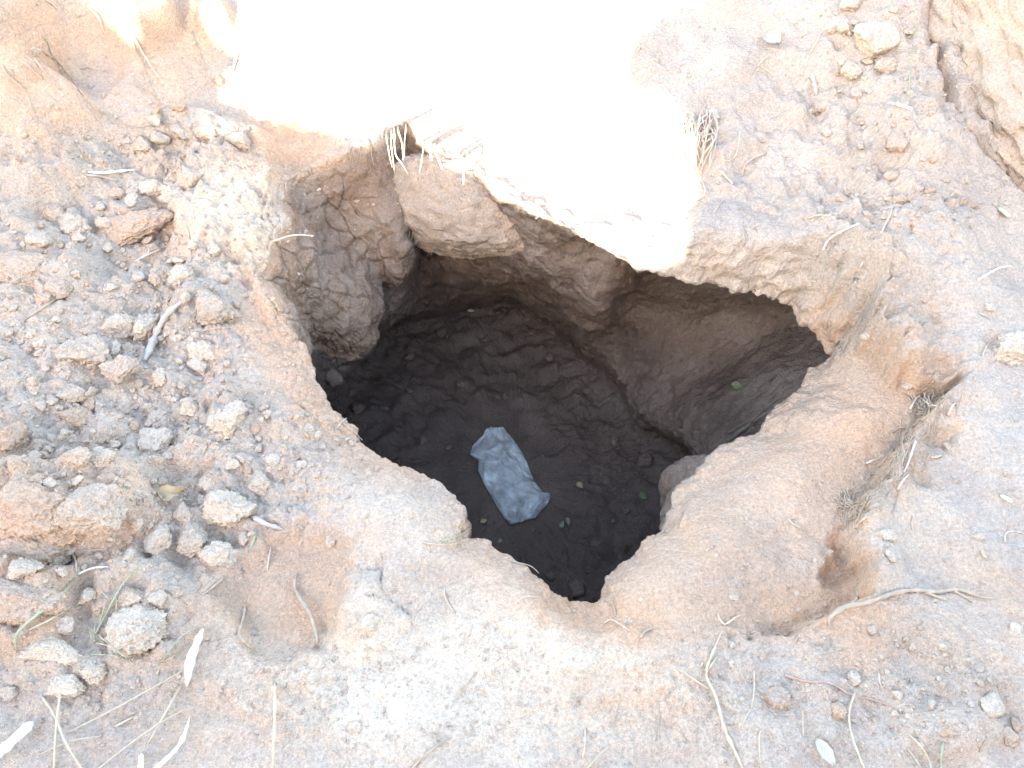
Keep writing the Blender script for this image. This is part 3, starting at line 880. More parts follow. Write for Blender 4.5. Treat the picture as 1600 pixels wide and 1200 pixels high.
H = [
 # name, px, py, rx, ry, rot, mat, label
 ('soil_chunk', 205, 350, 68, 30, -8, 'w', 'long brown soil slab with a dark crack along its lower edge'),
 ('soil_chunk', 48, 415, 58, 27, 2, 'w', 'brown rounded slab at the left edge above a dark crack'),
 ('soil_chunk', 55, 778, 58, 40, -8, 'w', 'brown block of earth at the left edge, left part of the broken slab'),
 ('soil_chunk', 142, 792, 52, 36, -14, 'w', 'largest brown slab piece of earth in the lower left rubble'),
 ('soil_chunk', 96, 826, 40, 24, -8, 'w', 'low brown piece in front of the broken slab'),
 ('soil_chunk', 45, 850, 62, 34, 10, 'w', 'grey brown slab below the brown slab pieces at far left'),
 ('soil_chunk', 40, 930, 58, 44, 0, 'w', 'cracked orange brown block at the left edge near the grass'),
 ('dirt_clod', 95, 447, 24, 16, -5, 'w', 'smooth brown clod just under the rounded left slab'),
 ('dirt_clod', 72, 466, 19, 12, 10, 'w', 'small brown clod touching the straw at far left'),
 ('dirt_clod', 62, 372, 19, 15, 20, 'g', 'grey clod above the rounded left slab'),
 ('dirt_clod', 118, 352, 30, 20, 40, 'g', 'pale lump wedged left of the long brown slab'),
 ('dirt_clod', 92, 335, 22, 18, 0, 'w', 'brown knob above and left of the long brown slab'),
 ('dirt_clod', 206, 314, 11, 15, 0, 'p', 'white chip of crust lying on the long brown slab'),
 ('dirt_clod', 165, 350, 16, 12, 0, 'g', 'grey crumbly clod on the left end of the long slab'),
 ('dirt_clod', 232, 367, 11, 8, 0, 'p', 'flat pale chip at the front of the long brown slab'),
 ('dirt_clod', 240, 290, 28, 15, 15, 'p', 'knobbly pale clod below the straw stalk'),
 ('dirt_clod', 268, 302, 20, 14, 20, 'p', 'pale clod right of the knobbly clod'),
 ('dirt_clod', 282, 432, 23, 18, 10, 'p', 'chunky cream clod beneath a short root piece'),
 ('dirt_clod', 252, 430, 20, 16, 0, 'g', 'grey clod left of the chunky cream clod'),
 ('dirt_clod', 228, 505, 24, 27, 0, 'p', 'upright pale pointed clod beside the thick dead stick'),
 ('dirt_clod', 190, 508, 26, 18, -10, 'g', 'wide grey clod left of the upright pointed clod'),
 ('dirt_clod', 130, 548, 36, 27, -15, 'g', 'angular flat topped clod left of a small round ball'),
 ('dirt_clod', 178, 543, 12, 11, 0, 'p', 'small round ball of dirt beside the angular clod'),
 ('dirt_clod', 62, 536, 9, 9, 0, 'p', 'tiny round pebble on the dust at far left'),
 ('dirt_clod', 190, 574, 30, 22, 0, 'w', 'brown cracked clod below the small round ball'),
 ('dirt_clod', 322, 546, 29, 15, 15, 'p', 'pale oblong clod near the left rim'),
 ('dirt_clod', 312, 570, 22, 14, 0, 'p', 'pale oval clod just under the oblong clod'),
 ('dirt_clod', 252, 588, 20, 13, -10, 'p', 'small pale clod at the foot of the dead stick'),
 ('dirt_clod', 338, 480, 45, 24, 20, 'g', 'broad grey mound of crust above the oblong clod'),
 ('dirt_clod', 282, 523, 7, 7, 0, 'p', 'tiny round ball right of the dead stick'),
 ('dirt_clod', 116, 610, 24, 15, 0, 'g', 'rounded grey clod above a smooth brown one'),
 ('dirt_clod', 118, 648, 24, 16, 0, 'w', 'smooth brown domed clod in the left rubble'),
 ('dirt_clod', 142, 632, 13, 16, 0, 'w', 'upright brown clod beside the domed clod'),
 ('dirt_clod', 16, 680, 26, 24, 0, 'w', 'flat topped clod cut off by the left edge'),
 ('dirt_clod', 243, 689, 29, 25, 0, 'p', 'big crusty pale clod alone in the hollow'),
 ('dirt_clod', 273, 682, 12, 14, 0, 'p', 'crumbly piece leaning on the big crusty clod'),
 ('dirt_clod', 160, 716, 22, 15, 0, 'p', 'crusty grey clod left of the big crusty clod'),
 ('dirt_clod', 122, 712, 22, 15, -10, 'g', 'grey clod at the top edge of the brown slab pieces'),
 ('dirt_clod', 54, 711, 10, 9, 0, 'p', 'small white lump above the brown slab pieces'),
 ('dirt_clod', 297, 633, 17, 15, 0, 'p', 'knobbly pale clod upper left of the hollow rim'),
 ('dirt_clod', 360, 650, 24, 28, 20, 'p', 'pale crusty twin clod nearest the left rim'),
 ('dirt_clod', 334, 652, 12, 14, 0, 'p', 'left half of the crusty twin clods near the rim'),
 ('dirt_clod', 362, 792, 39, 32, 0, 'p', 'smooth large pale clod right of the dry leaf'),
 ('dirt_clod', 326, 753, 15, 15, 0, 'p', 'rounded clod behind the smooth large pale clod'),
 ('dirt_clod', 408, 752, 26, 15, 10, 'p', 'pale flat clod behind and right of the smooth large clod'),
 ('dirt_clod', 252, 836, 19, 24, 20, 'g', 'upright angular grey clod below the dry leaf'),
 ('dirt_clod', 303, 836, 30, 23, -15, 'g', 'big angular grey clod between two pale clods'),
 ('dirt_clod', 343, 861, 30, 20, 8, 'p', 'bean shaped pale clod in front of the angular clods'),
 ('dirt_clod', 383, 838, 9, 12, 10, 'p', 'little pointed clod beside the bean shaped clod'),
 ('dirt_clod', 214, 823, 10, 8, 0, 'p', 'small pale chip left of the angular grey clod'),
 ('dirt_clod', 288, 800, 16, 14, 0, 'g', 'grey crumbly lump above the big angular clod'),
 ('dirt_clod', 201, 868, 13, 12, 0, 'g', 'grey round clod above the grass tuft'),
 ('dirt_clod', 85, 870, 32, 18, 10, 'p', 'pale clod with a straw lying across it'),
 ('dirt_clod', 35, 886, 30, 17, -5, 'p', 'pale clod at the left edge above the grass stalk'),
 ('dirt_clod', 220, 978, 45, 38, 0, 'p', 'large rounded sandy clod beside the grass tuft'),
 ('dirt_clod', 207, 930, 30, 18, 10, 'g', 'grey clod just above the large sandy clod'),
 ('dirt_clod', 246, 933, 14, 11, 0, 'g', 'small grey clod touching the upper right of the sandy clod'),
 ('dirt_clod', 270, 921, 17, 10, 0, 'g', 'low grey clod right of the sandy clod top'),
 ('dirt_clod', 137, 928, 13, 13, 0, 'p', 'round pale clod between grass blades'),
 ('dirt_clod', 104, 977, 19, 15, 0, 'g', 'clod under the crossing grass stalks at lower left'),
 ('dirt_clod', 85, 1018, 46, 22, 0, 'p', 'broad crumbly mound at lower left'),
 ('dirt_clod', 102, 1068, 38, 14, 3, 'p', 'long flat pale clod under the crumbly mound'),
 ('dirt_clod', 146, 1046, 23, 18, 0, 'p', 'square pale clod at the right end of the mound'),
 ('dirt_clod', 16, 1080, 14, 12, 0, 'g', 'small clod near the bottom left corner'),
 ('stone', 308, 229, 11, 12, -30, 'p', 'smooth oval white stone above the left rim'),
 ('stone', 200, 220, 9, 6, 0, 'p', 'small smooth cream pebble left of the oval stone'),
 ('dirt_clod', 222, 224, 15, 12, 0, 'g', 'grey clod between the cream pebble and dry leaves'),
 ('dirt_clod', 252, 214, 16, 13, 0, 'g', 'tan clod right under the curled dry leaves'),
 ('dirt_clod', 285, 205, 18, 13, 20, 'g', 'clod at the upper right of the dry leaves'),
 ('dirt_clod', 318, 206, 24, 11, 0, 'g', 'flat clod above the oval white stone'),
 ('dirt_clod', 300, 270, 18, 22, -35, 'g', 'slanting grey clod above the pale rim lump'),
 ('dirt_clod', 372, 218, 30, 14, 20, 'p', 'long pale clod beside the sunlit edge on the left'),
 ('dirt_clod', 342, 126, 10, 8, 0, 'w', 'lone tan clod left of the sunlit patch'),
 ('dirt_clod', 280, 165, 12, 9, 0, 'w', 'small orange clod right of the dry leaves'),
 ('dirt_clod', 55, 78, 9, 8, 0, 'g', 'grey pebble lodged among roots in the upper left bank'),
 ('stone', 1362, 60, 40, 29, -10, 'p', 'big white stone on the dusty slope at upper right'),
 ('dirt_clod', 1380, 102, 20, 14, 0, 'g', 'tan clod under the big white stone'),
 ('dirt_clod', 1330, 108, 16, 13, 0, 'g', 'smaller clod left of the tan clod under the white stone'),
 ('dirt_clod', 1318, 44, 12, 9, 0, 'g', 'small clod at the upper left of the white stone'),
 ('dirt_clod', 1330, 8, 24, 12, 0, 'g', 'clod cut by the top edge above the white stone'),
 ('stone', 1314, 98, 6, 6, 0, 'p', 'small white chip below left of the big white stone'),
 ('dirt_clod', 1284, 162, 22, 10, -20, 'g', 'bone shaped grey lump on the upper right slope'),
 ('dirt_clod', 1290, 205, 9, 8, 0, 'p', 'white crumb of chalk under the bone shaped lump'),
 ('dirt_clod', 1336, 146, 11, 9, 0, 'g', 'clod right of the bone shaped lump'),
 ('dirt_clod', 1402, 216, 18, 20, 20, 'w', 'tan corner block beside the crack at upper right'),
 ('dirt_clod', 1394, 272, 13, 9, 15, 'w', 'oval tan clod under the corner block'),
 ('dirt_clod', 1450, 296, 14, 8, 0, 'w', 'first of the tan clods on the right ledge'),
 ('dirt_clod', 1484, 318, 11, 10, 0, 'w', 'round tan clod in the row on the right ledge'),
 ('dirt_clod', 1406, 310, 12, 13, 0, 'w', 'tan clod left of the row on the right ledge'),
 ('dirt_clod', 1500, 312, 8, 7, 0, 'w', 'small clod at the middle of the right ledge row'),
 ('dirt_clod', 1516, 320, 8, 7, 0, 'w', 'small clod at the right end of the ledge row'),
 ('stone', 1545, 1096, 21, 21, 15, 'p', 'large cream stone near the lower right corner'),
 ('stone', 1403, 1085, 11, 9, 0, 'p', 'rounded stone left of the large cream stone'),
 ('stone', 1457, 1098, 9, 9, 20, 'g', 'small stone between the rounded and large cream stones'),
 ('stone', 1586, 980, 12, 9, 10, 'p', 'pale stone at the right edge under the long root'),
 ('stone', 1363, 982, 8, 7, 0, 'g', 'round grey pebble under the left end of the long root'),
 ('dirt_clod', 1334, 1056, 12, 11, 20, 'p', 'pale clod above the reddish root at lower right'),
 ('dirt_clod', 1214, 1086, 22, 14, 0, 'w', 'tan clod left of the reddish root'),
 ('dirt_clod', 1308, 1110, 15, 12, 0, 'w', 'tan clod under the reddish root'),
 ('stone', 1419, 1119, 5, 5, 0, 'p', 'little white pebble below the rounded stone'),
 ('stone', 1399, 1115, 6, 5, 0, 'g', 'little grey pebble below the rounded stone'),
 ('stone', 1482, 1046, 6, 5, 0, 'p', 'little pale pebble above the large cream stone'),
 ('dirt_clod', 1586, 1130, 10, 11, 0, 'w', 'tan clod at the right edge beneath the cream stone'),
 ('dirt_clod', 1483, 1142, 18, 9, 0, 'w', 'low tan clod at the bottom right'),
 ('dirt_clod', 1578, 1148, 13, 16, 20, 'w', 'slanted clod in the bottom right corner'),
 ('stone', 1529, 838, 11, 8, 5, 'p', 'smooth oval stone alone on the right ground'),
 ('dirt_clod', 1392, 863, 10, 12, 0, 'g', 'flat grey chip below the root mat on the right'),
 ('dirt_clod', 1386, 835, 14, 9, 0, 'p', 'pale clod above the flat grey chip'),
 ('stone', 1483, 695, 8, 6, 0, 'p', 'cream pebble in the hollow right of the root mat'),
 ('dirt_clod', 1416, 602, 10, 8, 0, 'g', 'grey crumbly lump on the smooth apron under the shoulder'),
 ('dirt_clod', 1354, 525, 10, 6, 0, 'p', 'white lump in the corner between pit edge and shoulder'),
 ('dirt_clod', 1545, 480, 12, 8, 0, 'p', 'pale clod on the right slope below the white root'),
 ('dirt_clod', 1580, 545, 32, 26, 0, 'p', 'broad pale lump at the right edge'),
 ('dirt_clod', 578, 972, 17, 12, -30, 'p', 'tilted block of crust at the bottom left of the pit'),
 ('dirt_clod', 555, 1136, 12, 8, 0, 'p', 'white clod near the bottom edge left of centre'),
 ('stone', 731, 1138, 6, 8, 0, 'p', 'upright white pebble at the bottom centre'),
 ('dirt_clod', 430, 722, 20, 12, 10, 'p', 'pale clod in the crumbs near the left rim'),
 ('dirt_clod', 404, 700, 9, 7, 0, 'g', 'small grey clod behind the crumbs near the left rim'),
 ('dirt_clod', 497, 741, 8, 5, 0, 'g', 'dark grey pebble on the pale ground left of the pit'),
 ('dirt_clod', 554, 738, 10, 5, 40, 'g', 'slanting grey chip by the left pit edge'),
 ('dirt_clod', 517, 842, 9, 9, 0, 'p', 'round pale clod at the edge of the trodden hollow'),
 ('dirt_clod', 454, 797, 7, 6, 0, 'g', 'square grey chip at the end of the broken root'),
 ('dirt_clod', 1143, 1008, 6, 6, 0, 'g', 'grey pebble beside the forked twig'),
 ('stone', 1142, 1036, 6, 7, 0, 'p', 'cream pebble below the grey one beside the forked twig'),
 ('stone', 1145, 932, 9, 5, 15, 'p', 'white flake on the slope right of the pit tip'),
]
for r in H:
    big = r[3] > 40
    hero(*r, cat='stone' if r[0] == 'stone' else ('soil chunk' if r[0] == 'soil_chunk' else ('soil block' if r[0] == 'soil_block' else 'clod')), sub=6 if big else (5 if r[3] >= 20 else 4),
         tall={'soil_chunk': .62, 'soil_block': .75}.get(r[0], .78), sink=.46 if r[0] == 'soil_block' else (.54 if r[3] > 55 else .44) if r[0] == 'soil_chunk' else .39, rough=.05 if r[0] == 'stone' else (.115 if not big else .10), cut=8 if big else 12)

# large block parted from the slope by a crack, upper right
p, n = hit(1590, 150)
s = mpp(p)
v, f = clod_shape(6, 4242, .35, .07, 10, 2.2)
v = v * np.array([140 * s, 330 * s, 120 * s])
o = link('soil_block', mesh_np('soil_block', v, f), soil_material('soil_block', False, warm=.34, pale=.2, vary=False))
place(o, Vector(hit(1625, 90)[0]) + Vector((0, 0, -.01)), (Vector((0, -.4, 1))).normalized(), 1, 1, 1, math.radians(18))
tag(o, 'huge tan block of earth parted from the slope by a dark crack, top right', 'soil block')

# slab of dry earth hanging at the top of the back wall
c = hit(705, 305)[0]
c = Vector((c.x + .03, c.y - .045, -.135))
v, f = clod_shape(6, 515, .1, .055, 2, 1.5)
v = v * np.array([.255, .135, .185])
o = link('soil_chunk', mesh_np('hanging_slab', v, f), M_SLAB)
o.location = Vector(c)
o.rotation_euler = (math.radians(-8), math.radians(2), math.radians(-26))
tag(o, 'pale tan slab hanging on the back wall of the pit under the sunlit lip', 'soil chunk')

# small clods one could still pick up one by one
ZONES = [
 # n, cx, cy, rx, ry, (rmin, rmax), label, group
 (120, 190, 500, 190, 200, (4.5, 12), 'small grey clod in the rubble left of the pit', 'small clods in the left rubble'),
 (60, 200, 790, 210, 150, (4.5, 12), 'small clod in the rubble at lower left', 'small clods in the lower left rubble'),
 (26, 440, 700, 80, 70, (4, 9), 'small clod in the crumbs beside the left pit edge', 'small clods beside the left pit edge'),
 (30, 1360, 120, 120, 110, (4, 9), 'small clod on the dusty slope at upper right', 'small clods on the upper right slope'),
 (24, 1420, 300, 120, 60, (4, 8), 'small tan clod on the ledge at right', 'small clods on the right ledge'),
 (36, 1420, 1080, 170, 100, (3.5, 8), 'small pebble on the ground at lower right', 'pebbles at lower right'),
]
USED = set()
for n_, cx, cy, rx, ry, (r0, r1), label, grp in ZONES:
    for k in range(n_):
        a = RNG.uniform(0, 2 * math.pi)
        q = math.sqrt(RNG.uniform(0, 1))
        px, py = cx + rx * q * math.cos(a), cy + ry * q * math.sin(a)
        if px < -60 or py < -30:
            continue
        if inpoly(np.array(px), np.array(py), HOL):
            continue
        p, n = hit(px, py)
        if p.z < -.12:
            continue
        r = r0 + (r1 - r0) * RNG.uniform(0, 1) ** 2.2
        s = mpp(p) * r
        o = bpy.data.objects.new('dirt_clod', gen_mesh(int(RNG.integers(14)), RNG.choice(['g', 'g', 'p', 'w'] if 'tan' not in label else ['w', 'g'])))
        COL.objects.link(o)
        n = (n * .5 + Vector((0, 0, 1))).normalized()
        place(o, p + n * s * .25, n, s * RNG.uniform(.8, 1.3), s * RNG.uniform(.8, 1.2), s * RNG.uniform(.6, .9), RNG.uniform(0, 6.28))
        mk_ = o.data.materials[0].name
        colr = 'pale' if 'pale' in mk_ else ('tan' if 'warm' in mk_ else 'grey')
        kind_ = 'pebble' if 'pebble' in label else 'clod'
        for best in sorted(H, key=lambda h: (h[1] - px) ** 2 + (h[2] - py) ** 2):
            dx, dy = px - best[1], py - best[2]
            side_ = ('right of' if dx > 0 else 'left of') if abs(dx) > abs(dy) else ('below' if dy > 0 else 'above')
            words = best[7].split()
            lb = '%s %s %s %s the %s' % ('tiny' if r < 5.5 else 'small', colr, kind_, side_, ' '.join(words[:9]))
            if len(words) <= 9 and lb not in USED:
                break
        USED.add(lb)
        tag(o, lb, kind_, grp)

# crumbs and grit too small to pick apart
def crumbs(name, spots, mat, label, rr):
    vs, fs = [], []
    base = 0
    iv, if_ = ICO[1]
    shapes = []
    for k in range(24):
        q = iv * RNG.uniform(.55, 1.25, len(iv))[:, None]
        shapes.append(q * RNG.uniform(.6, 1.25, 3))
    for (p, n, r) in spots:
        v = shapes[int(RNG.integers(24))]
        a = RNG.uniform(0, 6.28)
        c, s = math.cos(a), math.sin(a)
        Rm = np.array([[c, -s, 0], [s, c, 0], [0, 0, 1]])
        t = RNG.uniform(-.6, .6)
        Rx = np.array([[1, 0, 0], [0, math.cos(t), -math.sin(t)], [0, math.sin(t), math.cos(t)]])
        vs.append((v * np.array([1, 1, .8])) @ (Rm @ Rx).T * r + np.array(p + n * r * .15))
        fs.append(if_ + base)
        base += len(v)
    o = link(name, mesh_np(name, np.concatenate(vs), np.concatenate(fs), False), mat)
    o['kind'] = 'stuff'
    o['label'] = label
    o['category'] = 'crumbs'
    return o
def density(px, py):
    g = lambda cx, cy, rx, ry: math.exp(-(((px - cx) / rx) ** 2 + ((py - cy) / ry) ** 2))
    d = .07 + 1.0 * g(180, 500, 220, 230) + .9 * g(180, 780, 240, 170) + .8 * g(440, 700, 90, 80) + .6 * g(250, 1060, 300, 90)
    d += .55 * g(1350, 110, 130, 110) + .5 * g(1430, 300, 170, 60) + .55 * g(1400, 1070, 250, 90) + .6 * g(1200, 880, 80, 70) + .35 * g(700, 1080, 500, 90)
    d += .5 * g(230, 235, 150, 40) + .35 * g(1000, 80, 60, 60) + .4 * g(480, 920, 30, 70) + .25 * g(1250, 1100, 300, 80)
    if inpoly(np.array(px), np.array(py), HOL):
        d *= .22
    d *= 1 - .55 * math.exp(-(((px - 1200) / 160) ** 2 + ((py - 720) / 110) ** 2))
    return d
lo, li, nlo = ([], [], []), [], 0
tries = 0
while nlo < 24000 and tries < 120000:
    tries += 1
    px, py = RNG.uniform(-120, 1720), RNG.uniform(-60, 1290)
    if RNG.uniform(0, 1.2) > density(px, py):
        continue
    p, n = hit(px, py)
    if n.z < .35 and p.z < .12:
        continue
    if p.z < -.16:
        if RNG.uniform() < .5 and p.z < -.7:
            li.append((p, n, mpp(p) * (.8 + 4.0 * RNG.uniform() ** 4)))
        continue
    pat = .5 + .5 * math.sin(px * .021 + 2 * math.sin(py * .017)) * math.sin(py * .027 + 1.5 * math.sin(px * .013))
    if RNG.uniform() > .25 + pat:
        continue
    r = (.7 + 4.4 * RNG.uniform(0, 1) ** 5) * mpp(p)
    cool = math.exp(-(((px - 1260) / 260) ** 2 + ((py - 170) / 230) ** 2)) + math.exp(-(((px - 170) / 240) ** 2 + ((py - 560) / 260) ** 2))
    u = RNG.uniform()
    lo[0 if u < .45 + .2 * cool else (1 if u < .68 + .3 * cool else 2)].append((p, n, r))
    nlo += 1
crumbs('soil_crumbs', lo[0], M_CLOD, 'loose grey crumbs of dry soil scattered over the ground', 1)
crumbs('soil_crumbs', lo[1], M_CLOD_PALE, 'pale chalky crumbs scattered over the ground', 1)
crumbs('soil_crumbs', lo[2], M_CLOD_WARM, 'tan crumbs of subsoil scattered over the ground', 1)
M_DARK = soil_material('soil_pit_crumb', False, warm=.3, pale=.1, damp_shade=.8, vary=False)
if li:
    crumbs('soil_crumbs', li, M_DARK, 'dark moist crumbs lying on the pit floor', 1)
# clods fallen from the walls onto the pit floor
FALL = [(520, 590, 13), (548, 612, 8), (575, 575, 9), (600, 640, 7), (640, 560, 10), (690, 520, 8), (560, 640, 11), (640, 610, 6), (720, 600, 6), (860, 560, 8), (900, 620, 7),
        (960, 690, 9), (1010, 720, 12), (1030, 760, 8), (980, 800, 7), (930, 850, 9), (900, 925, 16), (860, 900, 7), (700, 700, 6), (660, 690, 9), (940, 740, 5), (760, 530, 6), (830, 520, 7), (1000, 690, 6), (790, 620, 5)]
for px, py, r in FALL:
    p, n = hit(px, py)
    if p.z > -.5:
        continue
    s = mpp(p) * r
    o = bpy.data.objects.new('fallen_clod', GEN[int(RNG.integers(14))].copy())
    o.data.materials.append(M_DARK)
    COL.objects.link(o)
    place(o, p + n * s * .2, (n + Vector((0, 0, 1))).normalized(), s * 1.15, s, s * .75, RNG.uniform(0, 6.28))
    big_ = 'large' if r > 9 else ('small' if r > 6 else 'tiny')
    MARK = [('plastic bag', 795, 745), ('bulge of the left wall', 560, 500), ('shelf edge on the right', 1000, 630), ('lower tip of the pit', 905, 950),
            ('pair of leaves', 882, 817), ('small green leaf', 1003, 774), ('white leaf scrap', 736, 486), ('left pit edge', 500, 640), ('back edge of the floor', 840, 490)]
    for nm_, mx, my in sorted(MARK, key=lambda q: (q[1] - px) ** 2 + (q[2] - py) ** 2):
        dx, dy = px - mx, py - my
        side_ = ('right of' if dx > 0 else 'left of') if abs(dx) > abs(dy) else ('in front of' if dy > 0 else 'behind')
        lb = '%s fallen clod on pit floor %s the %s' % (big_, side_, nm_)
        if lb not in USED:
            break
    USED.add(lb)
    tag(o, lb, 'clod', 'fallen clods on the pit floor')
# ------------------------------------------------------------------ plant remains
def plain(name, col, rough=.8, var=.18, scale=60.0, col2=None, spec=.2, trans=0.0):
    m = bpy.data.materials.new(name)
    m.use_nodes = True
    nt = m.node_tree
    b = nt.nodes['Principled BSDF']
    tc = node(nt, 'ShaderNodeTexCoord')
    n = noise_n(nt, tc.outputs['Object'], scale, 3, .6)
    c2 = col2 or tuple(x * (1 - var * 1.6) for x in col)
    c = mixc(nt, maprange(nt, n, .3, .7), c2, col)
    nt.links.new(c, b.inputs['Base Color'])
    b.inputs['Roughness'].default_value = rough
    b.inputs['Specular IOR Level'].default_value = spec
    bp = node(nt, 'ShaderNodeBump')
    bp.inputs['Strength'].default_value = .5
    bp.inputs['Distance'].default_value = .002
    nt.links.new(n, bp.inputs['Height'])
    nt.links.new(bp.outputs[0], b.inputs['Normal'])
    return m
M_ROOT = plain('dry_root', (.46, .34, .23))
M_ROOTP = plain('pale_root', (.60, .465, .335))
M_STRAW = plain('straw', (.54, .43, .29), col2=(.44, .34, .22))
M_BLEACH_SUN = plain('white_stalk', (.80, .75, .66), col2=(.66, .60, .50))  # bleached straw, and sunlight painted on stalks and roots by near-white colour
M_GREEN = plain('faded_grass', (.30, .31, .18), col2=(.40, .38, .25))
M_RED = plain('reddish_root', (.50, .32, .23))
M_GREYW = plain('grey_wood', (.48, .40, .32), col2=(.38, .31, .25))
M_DRYLEAF = plain('dry_leaf', (.46, .34, .20), col2=(.34, .24, .13))
M_PALELEAF = plain('pale_leaf', (.50, .45, .34), col2=(.40, .35, .25))
M_GREENLEAF = plain('green_leaf', (.17, .17, .08), col2=(.12, .12, .06), rough=.6)
M_GREYLEAF = plain('grey_leaf', (.27, .24, .165), col2=(.19, .165, .11))

def cr(pts, n):
    P_ = [Vector(p) for p in pts]
    P_ = [P_[0] * 2 - P_[1]] + P_ + [P_[-1] * 2 - P_[-2]]
    out = []
    for k in range(1, len(P_) - 2):
        for j in range(n):
            t = j / n
            a, b, c, d = P_[k - 1], P_[k], P_[k + 1], P_[k + 2]
            out.append(.5 * ((2 * b) + (c - a) * t + (2 * a - 5 * b + 4 * c - d) * t * t + (3 * b - a - 3 * c + d) * t ** 3))
    out.append(P_[-2])
    return out

def tube(strands, sides=6, flat=1.0, jitter=.15, taper=False):
    """strands: list of (points, radius at start, radius at end); one closed mesh"""
    vs, fs = [], []
    for pts, r0, r1 in strands:
        b = len(vs)
        n = len(pts)
        ph = RNG.uniform(0, 6.28)
        for k, p in enumerate(pts):
            t = (pts[min(k + 1, n - 1)] - pts[max(k - 1, 0)])
            t = t.normalized() if t.length > 1e-9 else Vector((0, 0, 1))
            u = t.cross(Vector((0, 0, 1)))
            if u.length < 1e-3:
                u = t.cross(Vector((1, 0, 0)))
            u.normalize()
            w = t.cross(u)
            r = (r0 + (r1 - r0) * k / max(n - 1, 1)) * (1 + jitter * math.sin(k * 1.7 + ph) + jitter * RNG.uniform(-.6, .6))
            if taper:
                tt_ = k / max(n - 1, 1)
                r *= min(1.0, .30 + 4.0 * min(tt_, 1 - tt_)) * RNG.uniform(.78, 1.2)
            for j in range(sides):
                a = j / sides * 2 * math.pi + (RNG.uniform(-.25, .25) if taper else 0)
                vs.append(tuple(p + u * (math.cos(a) * r) + w * (math.sin(a) * r * flat)))
        for k in range(n - 1):
            for j in range(sides):
                j2 = (j + 1) % sides
                fs.append((b + k * sides + j, b + k * sides + j2, b + (k + 1) * sides + j2, b + (k + 1) * sides + j))
        fs.append(tuple(b + j for j in range(sides))[::-1])
        fs.append(tuple(b + (n - 1) * sides + j for j in range(sides)))
    me = bpy.data.meshes.new('strand')
    me.from_pydata(vs, [], fs)
    me.polygons.foreach_set('use_smooth', [True] * len(fs))
    me.update()
    return me

def lay(pp, rpx, lift=0.0, n=6):
    """a path over the land through photograph points; lift raises its middle"""
    m_ = len(pp)
    dense = []
    for k in range(m_ - 1):
        for j in range(n):
            t = j / n
            dense.append((pp[k][0] + (pp[k + 1][0] - pp[k][0]) * t, pp[k][1] + (pp[k + 1][1] - pp[k][1]) * t))
    dense.append(pp[-1])
    q = cr([(a, b, 0) for a, b in pp], n)
    out = []
    N_ = len(q)
    C0 = Vector((0, 0, CAM_Z))
    hp = [hit(v.x, v.y)[0] for v in q]
    dd = [(p - C0).length for p in hp]
    ref = min(dd)
    for k in range(N_):                          # what reaches out over the pit keeps the distance of its root
        if dd[k] > ref + .3:
            near_ = min((j for j in range(N_) if dd[j] <= ref + .3), key=lambda j: abs(j - k))
            hp[k] = C0 + (hp[k] - C0).normalized() * dd[near_]
    for k, v in enumerate(q):
        p = hp[k]
        s = mpp(p)
        d = (p - Vector((0, 0, CAM_Z))).normalized()
        f = math.sin(math.pi * k / max(N_ - 1, 1))
        out.append(p + Vector((0, 0, 1)) * (rpx * s * .75) - d * (lift * f))
    zs = np.array([[p.x, p.y, p.z] for p in out])
    if N_ > 5:                                   # stalks bridge the small dips
        k3 = np.array([.25, .5, .25])
        for _ in range(3):
            sm = zs.copy()
            for a in range(3):
                sm[1:-1, a] = np.convolve(zs[:, a], k3, 'valid')
            sm[:, 2] = np.maximum(sm[:, 2], zs[:, 2] - .002)
            zs = sm
    return [Vector(z) for z in zs]

def strand(name, pp, r0, r1, mat, label, cat, lift=0.0, group=None, branches=(), flat=1.0, sides=6):
    s = mpp(hit(*pp[0])[0])
    thick = r0 > 2.5
    o = link(name, tube([(lay(pp, r0, lift), r0 * s, r1 * s)], 8 if thick else sides, flat, .15, thick), mat)
    for b in branches:
        link('branch', tube([(lay(b, r0 * .6, lift * .6), r0 * .6 * s, r1 * .7 * s)], sides, flat), mat, o)
    return tag(o, label, cat, group)

